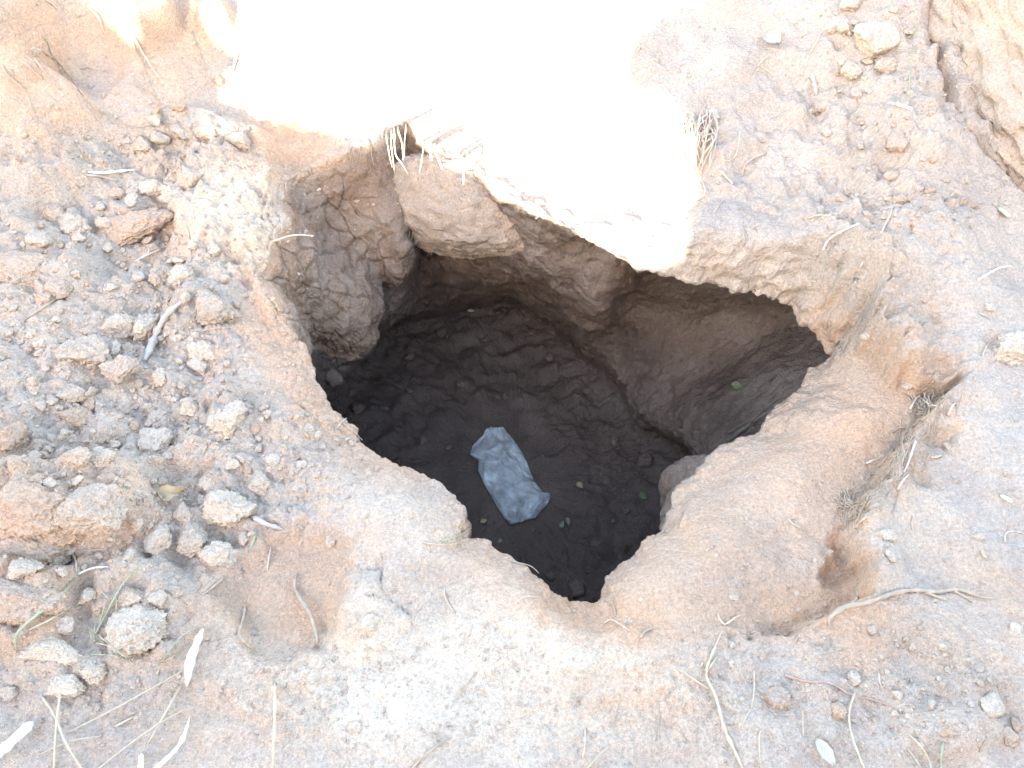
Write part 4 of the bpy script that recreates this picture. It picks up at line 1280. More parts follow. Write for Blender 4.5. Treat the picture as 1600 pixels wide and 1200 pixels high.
RT = [
 ('root', [(1300, 986), (1294, 970), (1318, 950), (1352, 944), (1392, 929), (1430, 923), (1462, 927), (1496, 922), (1530, 934), (1552, 936)], 4.6, 2.6, M_ROOT, 'long pale root lying bent across the lower right ground', 'root', .0,
  [[(1330, 946), (1340, 930), (1336, 920)], [(1445, 926), (1465, 934), (1478, 938)], [(1490, 924), (1505, 932), (1518, 941)]]),
 ('root', [(1240, 1006), (1258, 980), (1286, 962)], 1.6, 1.0, M_ROOT, 'thin root left of the long bent root', 'root', .0, []),
 ('root', [(1226, 1056), (1262, 1066), (1298, 1068), (1328, 1086), (1362, 1093), (1396, 1106)], 2.4, 1.2, M_RED, 'reddish root running through the crumbs at lower right', 'root', .0, []),
 ('straw_stalk', [(1336, 1082), (1327, 1108), (1328, 1140), (1340, 1176), (1354, 1210)], 1.8, 1.8, M_STRAW, 'curved straw stalk crossing the reddish root', 'straw', .02, []),
 ('straw_stalk', [(1418, 1146), (1440, 1168), (1452, 1190), (1456, 1215)], 1.4, 1.6, M_STRAW, 'yellow straw at the bottom edge on the right', 'straw', .02, []),
 ('straw_stalk', [(1418, 1170), (1430, 1186), (1442, 1205)], 1.0, 1.0, M_STRAW, 'short straw left of the yellow straw at bottom right', 'straw', .01, []),
 ('grass_stalk', [(1474, 1160), (1470, 1182), (1470, 1215)], 1.6, 1.8, M_GREEN, 'forked green grass blade at the bottom right edge', 'grass blade', .02, [[(1463, 1172), (1468, 1184), (1470, 1195)]]),
 ('straw_stalk', [(1254, 1108), (1255, 1150)], 1.1, 1.0, M_STRAW, 'upright thin straw left of the curved stalk', 'straw', .01, []),
 ('root', [(1373, 1052), (1374, 1066), (1379, 1076)], 1.5, 1.0, M_ROOTP, 'tiny curved root among crumbs above the rounded stone', 'root', .0, []),
 ('forked_twig', [(1166, 1215), (1142, 1162), (1130, 1136), (1118, 1088), (1102, 1054), (1116, 1014), (1132, 977)], 3.4, 1.6, M_STRAW, 'long forked pale twig below the right side of the pit', 'twig', .01,
  [[(1102, 1052), (1112, 1038), (1120, 1026)], [(1132, 977), (1148, 966), (1158, 961)], [(1132, 977), (1124, 968), (1122, 960)], [(1106, 1076), (1084, 1062), (1058, 1045)]]),
 ('straw_stalk', [(1178, 1048), (1178, 1080), (1174, 1106)], 1.2, 1.0, M_STRAW, 'straight straw right of the forked twig', 'straw', .01, []),
 ('straw_stalk', [(1170, 1112), (1160, 1132)], 1.1, .9, M_STRAW, 'short straw under the straight straw by the twig', 'straw', .005, []),
 ('straw_stalk', [(1192, 1140), (1186, 1150), (1188, 1200)], 1.0, .9, M_STRAW, 'hooked straw at the bottom right of the forked twig', 'straw', .01, []),
 ('straw_stalk', [(914, 1138), (914, 1164), (910, 1186)], 1.2, 1.1, M_ROOTP, 'pale upright straw at the bottom centre', 'straw', .01, []),
 ('straw_stalk', [(968, 1122), (950, 1136)], .9, .9, M_ROOT, 'short brown straw right of the pale upright straw', 'straw', .004, []),
 ('straw_stalk', [(910, 1210), (936, 1180), (954, 1164)], 1.2, 1.0, M_STRAW, 'slanting straw at the bottom edge below the pit', 'straw', .01, []),
 ('root', [(1026, 1096), (1030, 1112), (1028, 1160), (1036, 1176)], 1.3, .9, M_ROOT, 'hooked root in the groove below the pit', 'root', .0, []),
 ('root', [(944, 938), (956, 942), (960, 952), (962, 964)], 1.3, .8, M_ROOT, 'hooked rootlet at the lower tip of the pit', 'root', .005, []),
 ('root', [(944, 974), (954, 968), (966, 974), (984, 986)], 1.3, .8, M_ROOTP, 'curled rootlet just below the tip of the pit', 'root', .005, []),
 ('root', [(1000, 998), (1006, 988), (1020, 982)], 2.4, 2.0, M_ROOT, 'stubby root piece below the right of the pit tip', 'root', .0, []),
 ('root', [(806, 942), (822, 932), (838, 934)], 1.4, .9, M_ROOTP, 'arched rootlet left of the pit tip', 'root', .012, []),
 ('root', [(800, 878), (828, 884), (842, 896)], 1.0, .7, M_ROOT, 'fine rootlet over the lower left pit edge', 'root', .004, []),
 ('grass_stalk', [(688, 846), (716, 838), (735, 826)], 1.5, .7, M_GREEN, 'green blade sticking out at the notch of the pit edge', 'grass blade', .012, []),
 ('straw_stalk', [(660, 848), (694, 852), (724, 848)], 1.2, .7, M_STRAW, 'thin straw under the green blade at the pit notch', 'straw', .008, []),
 ('root', [(528, 668), (534, 660), (541, 654)], 1.3, .9, M_ROOTP, 'short white rootlet on the left pit edge', 'root', .008, []),
 ('root', [(536, 662), (552, 674), (566, 688)], 1.4, .8, M_ROOT, 'curling root hanging over the left pit edge', 'root', .008, []),
 ('root', [(694, 918), (696, 935), (712, 962)], 1.2, .9, M_ROOTP, 'thin bent root on the cream ground below the pit', 'root', .006, [[(696, 916), (708, 908), (730, 903)]]),
 ('root', [(738, 976), (730, 995), (718, 1008)], 1.0, .8, M_ROOTP, 'fine pale root on the cream ground', 'root', .003, []),
 ('straw_stalk', [(745, 1050), (728, 1072), (714, 1092)], 1.0, .8, M_ROOT, 'thin brown straw on the cream ground', 'straw', .005, []),
 ('root', [(640, 1205), (665, 1180), (690, 1160), (702, 1154)], 1.9, 1.4, M_ROOT, 'slanting root at the bottom edge left of centre', 'root', .005, [[(690, 1160), (680, 1150), (674, 1146)]]),
 ('broken_root', [(463, 922), (470, 938), (484, 958), (492, 980), (498, 1006)], 4.4, 3.2, M_ROOT, 'knobbly pale root standing in the trodden hollow', 'root', .02, [[(462, 926), (461, 910), (464, 898)]]),
 ('broken_root', [(384, 946), (380, 970), (374, 992), (384, 1005), (402, 1020)], 3.2, 1.8, M_ROOT, 'peeling pale root at the left of the trodden hollow', 'root', .008, []),
 ('broken_root', [(352, 902), (334, 918), (318, 930)], 3.0, 1.6, M_ROOT, 'short pale root above the trodden hollow', 'root', .005, []),
 ('broken_root', [(394, 808), (416, 820), (442, 828)], 4.0, 4.0, M_GREYW, 'stubby broken grey root beside the smooth large clod', 'root', .01, []),
 ('straw_stalk', [(424, 854), (420, 874), (418, 892)], 1.5, 1.1, M_ROOTP, 'short pale straw above the trodden hollow', 'straw', .006, []),
 ('grass_stalk', [(400, 836), (394, 852), (386, 864)], 1.8, .9, M_GREEN, 'short green blade right of the bean shaped clod', 'grass blade', .008, []),
 ('straw_stalk', [(430, 1068), (430, 1120), (426, 1210)], 3.0, 2.4, M_STRAW, 'tall tan stalk rising from the bottom edge', 'straw', .04, []),
 ('white_stalk', [(318, 984), (308, 1008), (298, 1036), (293, 1074)], 5.2, 6.5, M_BLEACH_SUN, 'thick white stalk standing up at lower left', 'stalk', .06, []),  # near-white colour stands in for sunlight on these stalks
 ('white_stalk', [(297, 1122), (284, 1160), (262, 1185), (236, 1208)], 2.6, 4.2, M_BLEACH_SUN, 'white stalk leaning at the bottom under the thick one', 'stalk', .04, []),
 ('white_stalk', [(54, 1130), (24, 1158), (-10, 1190)], 7.5, 8.5, M_BLEACH_SUN, 'ragged white stalk in the bottom left corner', 'stalk', .05, []),
 ('white_stalk', [(222, 1178), (220, 1215)], 3.5, 4.5, M_BLEACH_SUN, 'white stalk tip at the bottom edge on the left', 'stalk', .03, []),
 ('straw_stalk', [(98, 1066), (90, 1120), (84, 1210)], 2.0, 2.2, M_STRAW, 'upright yellow straw at lower left', 'straw', .03, []),
 ('straw_stalk', [(66, 1088), (88, 1122), (102, 1160), (134, 1210)], 1.9, 2.0, M_STRAW, 'yellow straw crossing the upright one at lower left', 'straw', .03, []),
 ('straw_stalk', [(104, 1146), (160, 1118), (230, 1080), (286, 1048)], 1.5, 1.3, M_STRAW, 'long thin straw slanting over the lower left ground', 'straw', .02, []),
 ('straw_stalk', [(284, 1070), (260, 1112), (230, 1165)], 1.7, 1.5, M_STRAW, 'straw leaning left under the thick white stalk', 'straw', .03, []),
 ('straw_stalk', [(150, 1205), (200, 1165), (250, 1130), (290, 1108)], 1.5, 1.3, M_STRAW, 'long straw near the bottom edge at left', 'straw', .03, []),
 ('straw_stalk', [(180, 1136), (210, 1120)], 2.2, 1.6, M_STRAW, 'short thick straw chip at lower left', 'straw', .005, []),
 ('straw_stalk', [(60, 1180), (110, 1158), (160, 1150)], 1.2, 1.0, M_STRAW, 'thin straw in the lower left corner', 'straw', .02, []),
 ('grass_stalk', [(118, 905), (90, 938), (50, 968), (26, 994), (27, 1020)], 2.6, 2.0, M_GREEN, 'jointed green grass stalk at the lower left', 'grass blade', .03, []),
 ('grass_stalk', [(112, 948), (80, 968), (46, 985)], 2.2, 1.6, M_STRAW, 'tan grass stalk beside the jointed green stalk', 'grass blade', .02, []),
 ('straw_stalk', [(106, 862), (118, 872), (120, 895)], 1.6, 1.3, M_ROOTP, 'pale bent straw lying on a pale clod', 'straw', .01, [[(108, 864), (140, 860), (166, 858)]]),
 ('straw_stalk', [(122, 898), (145, 888), (170, 886)], 1.8, 1.0, M_BLEACH_SUN, 'curled bleached leaf strip above the grass tuft', 'straw', .01, []),
 ('straw_stalk', [(170, 768), (178, 755), (186, 743)], 1.8, 1.0, M_ROOTP, 'white straw bit on the largest brown slab piece', 'straw', .006, []),
 ('dead_stick', [(228, 566), (238, 545), (248, 520), (266, 492), (290, 472)], 7.0, 4.0, M_GREYW, 'thick crusted dead stick slanting through the left rubble', 'stick', .012, []),
 ('straw_stalk', [(42, 499), (64, 484), (92, 466)], 2.0, 1.6, M_ROOT, 'straight straw propped on a brown clod at far left', 'straw', .012, []),
 ('straw_stalk', [(212, 410), (230, 400), (252, 391)], 2.2, 1.4, M_ROOTP, 'forked straw below the long brown slab', 'straw', .008, [[(230, 400), (233, 394), (233, 388)]]),
 ('root_piece', [(262, 412), (274, 409), (290, 410)], 4.5, 4.0, M_ROOTP, 'short thick root piece on top of the chunky cream clod', 'root', .01, []),
 ('root', [(286, 342), (294, 362), (298, 390), (298, 410)], 1.2, .8, M_ROOTP, 'thin wavy root left of the pale rim lump', 'root', .005, []),
 ('straw_stalk', [(315, 518), (330, 514), (346, 512)], 1.2, .9, M_ROOTP, 'fine straw on the broad grey mound', 'straw', .005, []),
 ('straw_stalk', [(138, 270), (160, 272), (190, 269), (216, 267)], 2.8, 1.6, M_BLEACH_SUN, 'white straw stalk lying level above the long brown slab', 'straw', .006, []),
 ('straw_stalk', [(136, 275), (160, 277), (186, 284)], 2.2, 1.6, M_GREYW, 'grey straw stalk just under the white one', 'straw', .004, []),
 ('root', [(66, 58), (76, 66), (84, 88), (106, 114), (124, 140), (150, 168), (180, 188), (210, 200), (244, 196)], 1.6, .8, M_ROOT, 'long thin root trailing down the upper left bank', 'root', .01, [[(66, 80), (84, 92), (100, 106)], [(92, 100), (98, 118)]]),
 ('root', [(206, 52), (214, 66), (226, 88), (240, 110), (256, 130)], 1.5, .9, M_ROOTP, 'white root hanging from the sunlit spot at upper left', 'root', .01, []),
 ('root', [(206, 56), (212, 78), (222, 100), (232, 130), (246, 152)], 1.1, .7, M_ROOT, 'thin root left of the white hanging root', 'root', .008, []),
 ('root', [(208, 130), (228, 142), (250, 158)], 1.0, .7, M_ROOT, 'fine root above the curled dry leaves', 'root', .004, []),
 ('root', [(4, 102), (14, 120), (38, 142), (54, 180), (60, 198)], 1.2, .8, M_ROOT, 'root at the left edge of the bank', 'root', .008, [[(18, 108), (22, 124)]]),
 ('root', [(38, 98), (54, 112), (68, 126)], 1.7, 1.0, M_ROOT, 'short straight root in the upper left bank', 'root', .006, []),
 ('root', [(54, 92), (72, 116), (96, 142)], 1.6, .9, M_ROOT, 'slanting root right of the short straight root', 'root', .006, []),
 ('root', [(126, 108), (140, 106), (152, 112)], 1.3, .9, M_ROOT, 'small arched rootlet on the grey bank', 'root', .006, []),
 ('root', [(136, 12), (150, 22), (158, 38), (164, 54)], 1.3, .8, M_ROOTP, 'curved rootlet at the top left beneath the bank edge', 'root', .008, []),
 ('root', [(70, 0), (80, 6), (88, 14)], 1.6, 1.2, M_ROOTP, 'white root tip at the top edge on the left', 'root', .006, []),
 ('straw_stalk', [(372, 82), (366, 104), (358, 126)], 1.8, 1.4, M_BLEACH_SUN, 'white straw left of the sunlit patch', 'straw', .004, []),
 ('root', [(300, 48), (306, 70), (318, 100), (326, 128)], .9, .6, M_ROOT, 'hair thin root on the upper left bank', 'root', .005, [[(300, 62), (316, 78)]]),
 ('root', [(0, 236), (22, 246), (42, 254)], 1.3, .8, M_ROOT, 'thin root at the left edge above the grey block', 'root', .006, []),
 ('root', [(1286, 391), (1294, 376), (1312, 364), (1342, 350)], 2.0, 1.2, M_BLEACH_SUN, 'arched white root above the shoulder on the right', 'root', .015, []),
 ('root', [(1264, 342), (1276, 337), (1294, 338)], 1.5, 1.0, M_ROOTP, 'short arched white rootlet left of the arched white root', 'root', .008, []),
 ('root', [(1376, 366), (1384, 350), (1392, 334), (1394, 322)], 1.7, 1.0, M_ROOTP, 'white split root on the right shoulder', 'root', .006, [[(1384, 350), (1378, 360)]]),
 ('root', [(1528, 438), (1544, 428), (1562, 419), (1580, 417)], 2.0, 1.4, M_BLEACH_SUN, 'pale root on the right slope', 'root', .006, []),
 ('root', [(1344, 418), (1348, 410)], 1.4, .9, M_BLEACH_SUN, 'white root stub on the shoulder edge', 'root', .006, []),
 ('root', [(1530, 490), (1540, 494), (1548, 500)], 1.3, .8, M_ROOTP, 'tiny root below the pale clod on the right slope', 'root', .003, []),
 ('root', [(1535, 556), (1540, 544), (1546, 534)], 1.4, .9, M_ROOTP, 'small root left of the broad pale lump', 'root', .004, []),
 ('straw_stalk', [(1388, 162), (1408, 166), (1424, 172)], 2.0, 2.6, M_BLEACH_SUN, 'white straw piece near the crack at upper right', 'straw', .006, []),
 ('grass_stalk', [(1418, 158), (1421, 130), (1422, 106), (1420, 82)], .9, .7, M_GREEN, 'thin bent grass stem beside the big white stone', 'grass blade', .01, [[(1394, 79), (1414, 80), (1434, 79)], [(1418, 62), (1428, 72), (1434, 80)]]),
 ('grass_stalk', [(1430, 26), (1431, 42), (1430, 58)], .9, .7, M_GREEN, 'grass stem above the bent one at upper right', 'grass blade', .01, [[(1430, 58), (1420, 59), (1412, 60)]]),
 ('straw_stalk', [(1266, 82), (1276, 66), (1284, 50), (1308, 42)], 1.3, .8, M_ROOTP, 'bent pale straw left of the big white stone', 'straw', .008, []),
 ('root', [(1184, 104), (1190, 96), (1200, 88)], 1.3, .8, M_STRAW, 'stem hooked under the pale leaf', 'root', .006, [[(1186, 102), (1198, 110), (1208, 118)]]),
 ('dead_stick', [(1268, 120), (1272, 136), (1275, 152)], 4.0, 2.6, M_GREYW, 'short grey stick above the bone shaped lump', 'stick', .006, []),
 ('root', [(1156, 206), (1154, 224), (1150, 242), (1140, 252), (1128, 250)], 1.3, .9, M_ROOTP, 'hooked white root right of the fibrous root clump', 'root', .008, []),
 ('root', [(1116, 332), (1124, 320), (1132, 310)], 1.1, .8, M_ROOTP, 'thin white root on the grey face', 'root', .005, []),
 ('root', [(1126, 268), (1134, 278), (1144, 288)], 2.2, 1.8, M_ROOTP, 'short thick white root below the fibrous clump', 'root', .005, []),
 ('root', [(1160, 275), (1164, 258), (1180, 246), (1196, 240)], 1.2, .9, M_ROOTP, 'arched straw on the grey slope right of the clump', 'root', .006, [[(1190, 236), (1192, 246)]]),
 ('root', [(1078, 316), (1096, 310), (1102, 300), (1098, 284)], 1.3, .9, M_ROOTP, 'root crossing the edge of the sunlit patch', 'root', .01, []),
 ('root', [(838, 342), (844, 337), (852, 333)], 2.0, 1.4, M_BLEACH_SUN, 'white root tip poking over the sunlit rim', 'root', .008, []),
 ('straw_stalk', [(1558, 773), (1574, 768), (1588, 762)], .9, .7, M_ROOT, 'thin brown straw near the right edge', 'straw', .004, []),
 ('straw_stalk', [(1562, 775), (1572, 780), (1581, 786)], 3.0, 3.0, M_BLEACH_SUN, 'white chip of straw at the right edge', 'straw', .003, []),
 ('root', [(1570, 848), (1571, 834), (1584, 830), (1600, 834)], 1.4, .9, M_ROOTP, 'bent root at the right edge above the long root', 'root', .006, []),
 ('root', [(1426, 828), (1424, 818), (1427, 808)], 1.3, .9, M_ROOTP, 'curved rootlet on the right ground above the grey chip', 'root', .004, []),
 ('straw_stalk', [(1454, 715), (1462, 715), (1470, 712)], 2.2, 2.0, M_STRAW, 'yellow straw chip right of the root mat', 'straw', .003, []),
 ('straw_stalk', [(1533, 860), (1536, 868), (1539, 872)], 2.8, 2.6, M_STRAW, 'cream chip under the smooth oval stone', 'straw', .003, []),
 ('root', [(1232, 812), (1240, 820), (1262, 830)], 1.4, .8, M_ROOTP, 'pale rootlet lying on the apron', 'root', .004, []),
 ('root', [(1530, 1175), (1535, 1165), (1542, 1152)], 1.1, .8, M_ROOT, 'forked rootlet near the lower right corner', 'root', .004, []),
]
for name, pp, r0, r1, mat, label, cat, lift, br in RT:
    strand(name, pp, r0, r1, mat, label, cat, lift, branches=br)

# tuft of faded grass beside the large sandy clod
TUFT = [[(150, 990), (168, 955), (190, 915), (214, 888)], [(152, 986), (160, 960), (166, 935)], [(176, 990), (182, 950), (180, 925), (172, 902)],
        [(150, 1000), (148, 980), (158, 950)], [(150, 1004), (165, 1008), (182, 1012)], [(160, 996), (175, 1010), (202, 1030)], [(180, 1016), (196, 1026), (206, 1034)],
        [(154, 990), (162, 1000), (190, 1010)], [(140, 1022), (170, 1024), (200, 1028)], [(146, 1006), (142, 992), (140, 975)], [(174, 940), (160, 926), (150, 920)]]
tu = bpy.data.objects.new('grass_tuft', None)
COL.objects.link(tu)
tu.location = hit(152, 996)[0]
tag(tu, 'tuft of faded green grass beside the large sandy clod', 'grass')
for k, b in enumerate(TUFT):
    s = mpp(hit(*b[0])[0])
    w = [3.0, 1.4, 1.8, 1.3, 1.6, 1.5, 1.3, 1.5, 1.2, 1.3, 1.0][k] * s
    o = link('blade', tube([(lay(b, 1.5, .03), w, w * .35)], 4, .3), [M_GREEN, M_STRAW, M_GREEN][k % 3], None)
    o.parent = tu
    o.matrix_parent_inverse = Matrix.Translation(-tu.location)
g2 = [[(252, 1036), (268, 1012), (290, 990), (318, 978)], [(256, 1034), (270, 1026), (282, 1020)], [(250, 1030), (262, 1022), (276, 1022)]]
ss = mpp(hit(256, 1034)[0])
o = link('grass_sprig', tube([(lay(b, 1.3, .015), 1.5 * ss, .8 * ss) for b in g2], 4, .35), M_GREEN)
tag(o, 'small grass sprig between the sandy clod and the thick white stalk', 'grass')

# roots hanging free under the lip at the back
HANG = [
 ([(612, 208), (612, 232), (617, 272)], 1.2, M_ROOT, 'tan root hanging at the left side of the notch in the back rim'),
 ([(604, 214), (608, 240), (613, 262)], 1.0, M_ROOT, 'short root hanging left of the notch in the back rim'),
 ([(616, 206), (618, 240), (628, 256), (640, 276)], 1.1, M_ROOT, 'long bent root hanging inside the notch in the back rim'),
 ([(622, 204), (628, 224), (630, 250)], 1.1, M_ROOT, 'straight root hanging in the middle of the notch'),
 ([(634, 200), (632, 226), (632, 246)], .8, M_ROOT, 'fine root hanging at the right of the notch'),
 ([(662, 226), (659, 250), (653, 282)], 1.1, M_ROOT, 'tan root hanging right of the notch in the back rim'),
 ([(672, 230), (673, 242), (675, 250)], 2.4, M_BLEACH_SUN, 'stubby sunlit white root under the back rim'),  # sun on this row of roots is painted in by the near-white colour
 ([(679, 232), (684, 246), (691, 264)], 1.7, M_BLEACH_SUN, 'sunlit white root slanting under the back rim'),
 ([(716, 246), (722, 258), (731, 270)], 1.7, M_BLEACH_SUN, 'sunlit white root at the right, bent outward'),
 ([(722, 252), (724, 270), (724, 290)], 1.7, M_BLEACH_SUN, 'longest sunlit white root under the back rim'),
 ([(730, 244), (733, 254), (736, 264)], 1.2, M_BLEACH_SUN, 'small sunlit root at the end of the row'),
 ([(552, 236), (558, 262), (568, 298)], .9, M_ROOT, 'thin long root hanging down the back left wall'),
 ([(562, 234), (567, 262), (575, 298)], .9, M_ROOT, 'second thin long root on the back left wall'),
 ([(546, 240), (548, 252)], 1.0, M_ROOT, 'short root stub under the back left rim'),
 ([(580, 236), (582, 250), (584, 258)], .9, M_ROOT, 'short rootlet left of the notch roots'),
 ([(484, 266), (490, 285), (498, 312)], 1.4, M_ROOT, 'rootlet with a crumb under the left back rim'),
 ([(474, 272), (484, 292), (494, 304)], .9, M_ROOT, 'fine slanting rootlet under the left back rim'),
 ([(446, 292), (450, 312), (444, 336)], 1.3, M_ROOTP, 'pale root at the corner of the left rim'),
 ([(447, 300), (450, 330), (461, 358)], .9, M_ROOTP, 'long thin root beside the pale corner root'),
 ([(510, 542), (514, 556), (516, 572)], 1.2, M_ROOTP, 'pale rootlet hanging under the left wall bulge'),
]
for pp, r, mat, label in HANG:
    top = hit(pp[0][0], pp[0][1] - 6)[0]
    if pp[0][1] > 500:
        top = Vector(at_z(*pp[0], -.42))
    elif top.z < -.05:
        top = Vector(at_y(pp[0][0], pp[0][1] - 6, top.y - .02))
    y0 = top.y - .015
    if 595 < pp[0][0] < 745:
        y0 = min(y0, c.y - .115)
        r = r * 1.35
    pts = [Vector(top)] + [Vector(at_y(a, b, y0 - .01 * k)) for k, (a, b) in enumerate(pp)]
    s = mpp(top)
    o = link('hanging_root', tube([(cr(pts, 5), r * s, r * .45 * s)], 6), mat)
    tag(o, label, 'root', 'roots hanging under the pit rim')
pts = [Vector(at_y(a, b, hit(424, 378)[0].y - .02 - .004 * k)) for k, (a, b) in enumerate([(424, 378), (452, 369), (472, 367), (490, 369)])]
s = mpp(pts[0])
tag(link('root', tube([(cr(pts, 5), 1.6 * s, 1.0 * s)], 6), M_ROOTP), 'pale root jutting level out of the left rim over the pit', 'root')
# fringe of rootlets along the lower edge of the hanging slab
fr = []
for k in range(34):
    t = k / 33
    a = 640 + 150 * t
    b = np.interp(a, [600, 640, 690, 735, 780, 800], [335, 366, 388, 388, 376, 355])
    y0 = c.y - .06 - .05 * t
    p0 = Vector(at_y(a, b - 5, y0 - .01))
    p2 = Vector(at_y(a + RNG.uniform(-16, 16), b + RNG.uniform(4, 20), y0 + RNG.uniform(-.03, .0)))
    fr.append((cr([p0, (p0 + p2) / 2 + Vector((RNG.uniform(-.008, .008), 0, 0)), p2], 3), .0009, .0005))
tag(link('root_fringe', tube(fr, 4), M_ROOT), 'fringe of fine rootlets along the bottom of the hanging slab', 'roots')

# fibrous clump at the edge of the sunlit patch and the root mat on the right scarp
cl = []
for k in range(60):
    a0, b0 = RNG.uniform(1064, 1116), RNG.uniform(172, 215)
    ln = RNG.uniform(25, 85)
    pts = []
    wob_ = RNG.uniform(-14, 14)
    for j in range(4):
        t = j / 3
        a, b = a0 + (1088 - a0) * .45 * t + wob_ * math.sin(t * 3), b0 + ln * t
        p, n = hit(a, b)
        pts.append(p + n * (.012 + .03 * math.sin(t * math.pi * .8) * RNG.uniform(.3, 1.2)))
    r = RNG.uniform(.8, 2.0) * mpp(pts[0])
    cl.append((cr(pts, 4), r, r * .5))
tag(link('root_clump', tube(cl, 5), M_ROOTP), 'shaggy clump of fibrous roots at the right edge of the sunlit patch', 'roots')

AX = [(1480, 612), (1452, 640), (1420, 690), (1400, 730), (1352, 778), (1332, 800)]
mt = []
for k in range(190):
    t = RNG.uniform(0, 1)
    i = min(int(t * 5), 4)
    u = t * 5 - i
    cx = AX[i][0] + (AX[i + 1][0] - AX[i][0]) * u + RNG.normal() * 15
    cy = AX[i][1] + (AX[i + 1][1] - AX[i][1]) * u + RNG.normal() * 12
    th = math.radians(RNG.normal(128, 26)) if RNG.uniform() < .75 else RNG.uniform(0, 6.28)
    L = RNG.uniform(8, 46)
    pts = []
    for j in range(4):
        q = j / 3 - .5
        p, n = hit(cx + math.cos(th) * L * q, cy + math.sin(th) * L * q + 4 * math.sin(q * 5))
        pts.append(p + n * RNG.uniform(.0005, .006))
    r = (RNG.uniform(.4, 1.0) + .9 * RNG.uniform() ** 6) * mpp(pts[0])
    mt.append((cr(pts, 3), r, r * .6))
tag(link('root_mat', tube(mt, 5), M_ROOT), 'matted band of dead roots along the scarp right of the pit', 'roots')
for e, lab in (([(1422, 640), (1430, 625), (1437, 618)], 'forked root tip at the top of the root mat'), ([(1480, 650), (1486, 638), (1492, 630)], 'thin root at the right of the shoulder hollow'),
               ([(1402, 766), (1410, 752), (1419, 742)], 'split pale root at the middle of the root mat'), ([(1354, 725), (1364, 720), (1374, 718)], 'white root jutting left from the root mat'),
               ([(1336, 825), (1346, 814), (1354, 808)], 'white rootlets at the lower end of the root mat'), ([(1430, 690), (1420, 720), (1412, 738)], 'thick pale root running down the root mat')):
    strand('root', e, 2.2, 1.3, M_ROOTP, lab, 'root', .012)
ro = []
for k in range(70):
    a, b = float(np.clip(RNG.normal(1325, 8), 1312, 1338)), float(np.clip(RNG.normal(782, 9), 767, 797))
    p, n = hit(a, b)
    d = Vector((RNG.normal() - .8, RNG.normal() - .3, abs(RNG.normal()) * .8)).normalized()
    ro.append(([p, p + d * .010, p + d * .022 + n * .004], .0013, .0008))
for k in range(60):
    a, b = float(np.clip(RNG.normal(1448, 12), 1425, 1471)), float(np.clip(RNG.normal(634, 6), 624, 646))
    p, n = hit(a, b)
    d = Vector((RNG.normal() - .3, RNG.normal() + .3, abs(RNG.normal()) * .8)).normalized()
    ro.append(([p, p + d * .012, p + d * .026 + n * .004], .0015, .0009))
tag(link('root_stubble', tube(ro[:70], 4), M_ROOTP), 'short broken pale root ends at the lower end of the root mat', 'roots')
tag(link('root_stubble', tube(ro[70:], 4), M_ROOTP), 'short broken pale root ends at the upper end of the root mat', 'roots')

# ------------------------------------------------------------------ leaves
def leaf(px, py, lpx, wpx, rot, mat, label, curl=.25, lift=.004, surf_n=None, name='leaf'):
    p, n = hit(px, py)
    s = mpp(p)
    L, W = lpx * s, wpx * s
    NU, NV = 10, 6
    vs, fs = [], []
    for side_ in (0, 1):
        for i in range(NU + 1):
            t = i / NU
            w = W * (math.sin(math.pi * t ** .75) ** .9 * (1 + .16 * math.sin(t * 17 + px) * math.sin(t * 41)) + .04)
            for j in range(NV + 1):
                v = j / NV * 2 - 1
                z = curl * W * abs(v) * .9 + curl * L * .45 * math.sin(t * 2.6 + px) + curl * W * .25 * math.sin(t * 9 + v * 2 + py) + .0006 * math.sin(t * 19 + v * 4)
                vs.append(((t - .5) * L, v * w * .5, z - side_ * .0006))
    M1 = (NU + 1) * (NV + 1)
    for i in range(NU):
        for j in range(NV):
            a = i * (NV + 1) + j
            fs.append((a, a + NV + 1, a + NV + 2, a + 1))
            fs.append((M1 + a, M1 + a + 1, M1 + a + NV + 2, M1 + a + NV + 1))
    ring = [i * (NV + 1) for i in range(NU + 1)] + [NU * (NV + 1) + j for j in range(1, NV + 1)] + [i * (NV + 1) + NV for i in range(NU - 1, -1, -1)] + [j for j in range(NV - 1, 0, -1)]
    for k in range(len(ring)):
        a, b = ring[k], ring[(k + 1) % len(ring)]
        fs.append((a, b, b + M1, a + M1))
    me = bpy.data.meshes.new(name)
    me.from_pydata(vs, [], fs)
    me.polygons.foreach_set('use_smooth', [True] * len(fs))
    me.update()
    o = link(name, me, mat)
    nn = (n * .6 + Vector((0, -.2, .6))).normalized()
    place(o, p + nn * lift, nn, 1, 1, 1, math.radians(-rot))
    return tag(o, label, 'leaf')
leaf(1289, 1176, 46, 20, 62, M_PALELEAF, 'whitish leaf lying near the bottom edge right of centre', .2, .008)
leaf(1206, 70, 34, 24, 65, M_PALELEAF, 'pale oval dry leaf on the upper right slope', .3, .008)
leaf(262, 776, 38, 24, -18, M_DRYLEAF, 'curled orange tan dry leaf in the left rubble', .55, .012)
leaf(252, 192, 24, 20, -50, M_PALELEAF, 'cupped pale leaf of the dry pair on the left', .5, .01)
leaf(250, 175, 26, 9, -30, M_DRYLEAF, 'narrow curled leaf above the cupped pale leaf', .4, .012)
leaf(1566, 334, 34, 10, 12, M_PALELEAF, 'narrow greenish leaf at the right edge ledge', .2, .006)
leaf(1151, 606, 20, 15, 20, M_GREENLEAF, 'green leaf lying on the shelf inside the pit', .15, .006)
leaf(1003, 774, 17, 12, 30, M_GREENLEAF, 'small green leaf on the pit floor at right', .15, .006)
leaf(877, 819, 13, 8, -70, M_GREYLEAF, 'left grey green leaf of a pair on the pit floor', .2, .006)
leaf(886, 815, 13, 7, 75, M_GREYLEAF, 'right grey green leaf of a pair on the pit floor', .2, .006)
